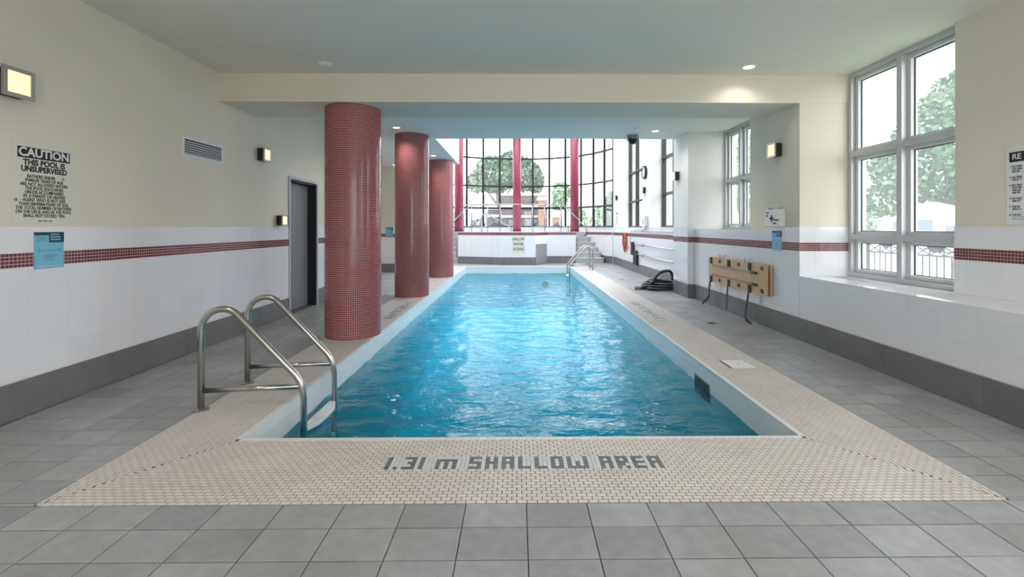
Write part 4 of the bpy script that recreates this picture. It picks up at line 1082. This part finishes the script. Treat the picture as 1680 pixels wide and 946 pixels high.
for x, y, h, l, sd in ((-1.95, 22.6, 1.75, 'low dark shrub outside, left of the dark brick building', 21), (-1.0, 22.7, 1.62, 'low dark shrub at the left corner of the dark brick building', 22), (.85, 22.7, 1.55, 'low dark shrub below the brick pillar', 23), (2.05, 22.7, 1.52, 'low dark shrub right of the brick pillar', 24)):
    tree('shrub', l, (x, y, GZ), [((x, y, GZ+.03+(h-GZ)*.5), .44, .45, (h-GZ)*.55, 420)], .12, .13, 'leaf_dark', sd, 'shrub', trunk=.03, group='shrubs below the bow window')
for k, (x, y, w, h) in enumerate(((6.4, 46, .95, 2.9), (8.7, 47, 1.05, 3.2), (11.0, 48, 1.05, 3.6))):
    tree('far_tree', ('leftmost', 'middle', 'rightmost')[k] + ' of the three distant pale trees right of the bow window columns', (x, y, GZ), [((x, y, GZ+h*.55), w, w, h*.5, 420)], .34, .34, 'leaf_pale', 31+k, trunk=.1, group='distant trees')
# dark brick building with stone bands
bd = thing('brick_building', 'dark brick building with pale stone bands outside the bow window', 'building', (.1, 27, GZ))
MB().box(-.95, 1.75, 26.0, 29.5, GZ, 3.25).build('wall', 'dark_brick', bd); MB().box(-1.7, -.95, 26.4, 29.5, GZ, 2.42).build('side_wall', 'dark_brick', bd)
for z in (1.95, 2.55, 3.22): MB().box(-1.0, 1.8, 25.93, 26.0, z, z+.13).build('stone_band', 'stone', bd)
MB().box(-1.76, -.95, 26.33, 26.4, 2.0, 2.13).build('stone_band', 'stone', bd); MB().box(-1.76, -.951, 26.33, 29.5, 2.42, 2.5).build('coping_stone', 'stone', bd)
for x in (-.55, .45): f_ = MB().box(x, x+.75, 25.96, 26.0, 1.0, 1.9).build('window', 'black_frame', bd); MB().box(x+.05, x+.70, 25.95, 25.962, 1.05, 1.85).build('pane', 'far_glass', f_)
def brick_pillar(label, x, y, w, z1):
    r = thing('brick_pillar', label, 'pillar', (x, y, GZ), 'brick pillars outside'); MB().box(x-w/2+.01, x+w/2-.01, y-w/2+.01, y+w/2-.01, GZ, z1).build('core', 'stone', r)
    q = MB(); z = GZ; k = 0
    while z < z1-.07:
        for s_ in (-1, 1):
            off = w*.2*(1 if k % 2 else -1)
            for a, b in ((-w/2, off), (off, w/2)): q.box(x+a+.006, x+b-.006, *sorted((y+s_*(w/2-.01), y+s_*(w/2+.004))), z, z+.065); q.box(*sorted((x+s_*(w/2-.01), x+s_*(w/2+.004))), y+a+.006, y+b-.006, z, z+.065)
        z += .078; k += 1
    q.build('bricks', 'red_brick', r, kind='stuff')
    MB().box(x-w/2-.08, x+w/2+.08, y-w/2-.08, y+w/2+.08, z1, z1+.13).build('cap', 'stone', r); MB().box(x-w/2-.02, x+w/2+.02, y-w/2-.02, y+w/2+.02, z1+.13, z1+.22).build('cap_top', 'stone', r)
brick_pillar('red brick pillar with pale cap rising over the dark building', 1.42, 25.4, .42, 2.9)
brick_pillar('lower red brick pillar with pale cap right of the dark building', 2.22, 25.6, .40, 1.95)
pb_ = thing('pale_building', 'long pale building far behind the bow window on the left', 'building', (-9, 60, GZ))
MB().box(-16, -2.6, 60, 68, GZ, 5.3).build('wall', 'pale_wall', pb_); MB().box(-16.2, -2.4, 59.7, 68.2, 5.3, 5.75).build('roof_band', 'stone', pb_)
for k in range(6): x = -14.8 + k*2.1; f_ = MB().box(x, x+1.1, 59.93, 60, 1.6, 3.4).build('window', 'white_frame', pb_); MB().box(x+.08, x+1.02, 59.91, 59.935, 1.68, 3.32).build('pane', 'far_glass', f_)
hs = thing('far_house', 'pale house with grey pitched roof beyond the big right window', 'house', (65, 80, GZ))
MB().box(60, 74, 78, 88, GZ, 3.4).build('wall', 'pale_wall', hs)
MB().extrude([(59.5, 77.5, 3.4), (59.5, 88.5, 3.4), (59.5, 83, 5.2)], (15, 0, 0)).build('roof', 'roof_grey', hs)
for k in range(5): y = 78.8 + k*1.8; f_ = MB().box(59.9, 60, y, y+1.1, 1.5, 2.9).build('window', 'white_frame', hs); MB().box(59.87, 59.905, y+.1, y+1.0, 1.6, 2.8).build('pane', 'far_glass', f_)
for k in range(5): x = 60.8 + k*2.6; f_ = MB().box(x, x+1.3, 77.9, 78, 1.5, 2.9).build('window', 'white_frame', hs); MB().box(x+.1, x+1.2, 77.87, 77.905, 1.6, 2.8).build('pane', 'far_glass', f_)
# lamp post seen over the garden tree
lp = thing('lamp_post', 'grey lamp post standing behind the garden tree', 'lamp post', (-.97, 36, GZ))
MB().tube([(-.97, 36, GZ), (-.97, 36, 9.2)], [.14, .10], 10).build('post', 'stone', lp)
MB().box(-1.2, -.74, 35.8, 36.2, 9.2, 9.4).build('lamp_head', 'roof_grey', lp)
# black fence outside the big window
fe = thing('iron_fence', 'black iron fence with crossed top panel outside the big right window', 'fence', (7.5, 9, GZ))
FX, FY0, FY1 = 7.5, 5.6, 11.6
for z in (1.05, .87, .37): MB().box(FX-.02, FX+.02, FY0, FY1, z-.014, z+.014).build('rail', 'fence_black', fe)
bal = MB().box(-.008, .008, -.008, .008, 0, .50).mesh('baluster', 'fence_black'); n = int((FY1-FY0)/.14)
for i in range(n+1): piece('baluster', bal, fe, (FX, FY0+i*.14, .37))
for i in range(int((FY1-FY0)/.28)):
    y = FY0 + i*.28
    q = MB(); q.bar((FX, y, .88), (FX, y+.28, 1.04), .012, .014); q.bar((FX+.014, y+.28, .88), (FX+.014, y, 1.04), .012, .014); q.build('cross_brace', 'fence_black', fe)
    MB().box(FX-.008, FX+.008, y-.008, y+.008, .884, 1.036).build('top_post', 'fence_black', fe)
for i in range(4): y = FY0 + i*2.0; MB().box(FX-.03, FX+.03, y-.03, y+.03, GZ, 1.12).build('post', 'fence_black', fe)
# parked van and car
def car(name, label, x, y, L, H, W, van):
    r = thing(name, label, 'car', (x, y, GZ)); z = GZ
    prof = [(0,.35),(0,.95),(.15,H-.08),(.3,H),(L-.9,H),(L-.25,1.05),(L,.95),(L,.35)] if van else [(0,.35),(0,.85),(.5,.92),(1.0,H),(L-1.9,H),(L-1.15,.92),(L-.1,.80),(L,.35)]
    MB().extrude([(x, y+a, z+b) for a, b in prof], (W, 0, 0)).build('body', 'car_white', r, bevel=.05)
    MB().box(x-.01, x+.005, y+.7, y+L-1.4, z+1.0, z+H-.18).build('side_window', 'far_glass', r)
    for a in (.75, L-.85):
        for xx in (x-.02, x+W-.18): MB().lathe((xx, y+a, z+.33), [(.33, 0), (.33, .2)], 'x', 20).build('wheel', 'tyre', r)
car('parked_van', 'white van parked across the road behind the leafy tree', 21.6, 22.5, 4.6, 1.75, 1.8, True)
car('parked_car', 'white car parked on the road behind the leafy tree', 19.2, 17.2, 4.2, 1.42, 1.7, False)

# ------------------------------------------------------------------ lettering becomes real meshes
bpy.context.view_layer.update()
dg = bpy.context.evaluated_depsgraph_get()
for o in LETTERS:
    me = bpy.data.meshes.new_from_object(o.evaluated_get(dg))
    n = bpy.data.objects.new('lettering', me); COL.objects.link(n)
    n.parent = o.parent; n.location = o.location; n.rotation_euler = o.rotation_euler; n.scale = o.scale
    bpy.data.objects.remove(o)
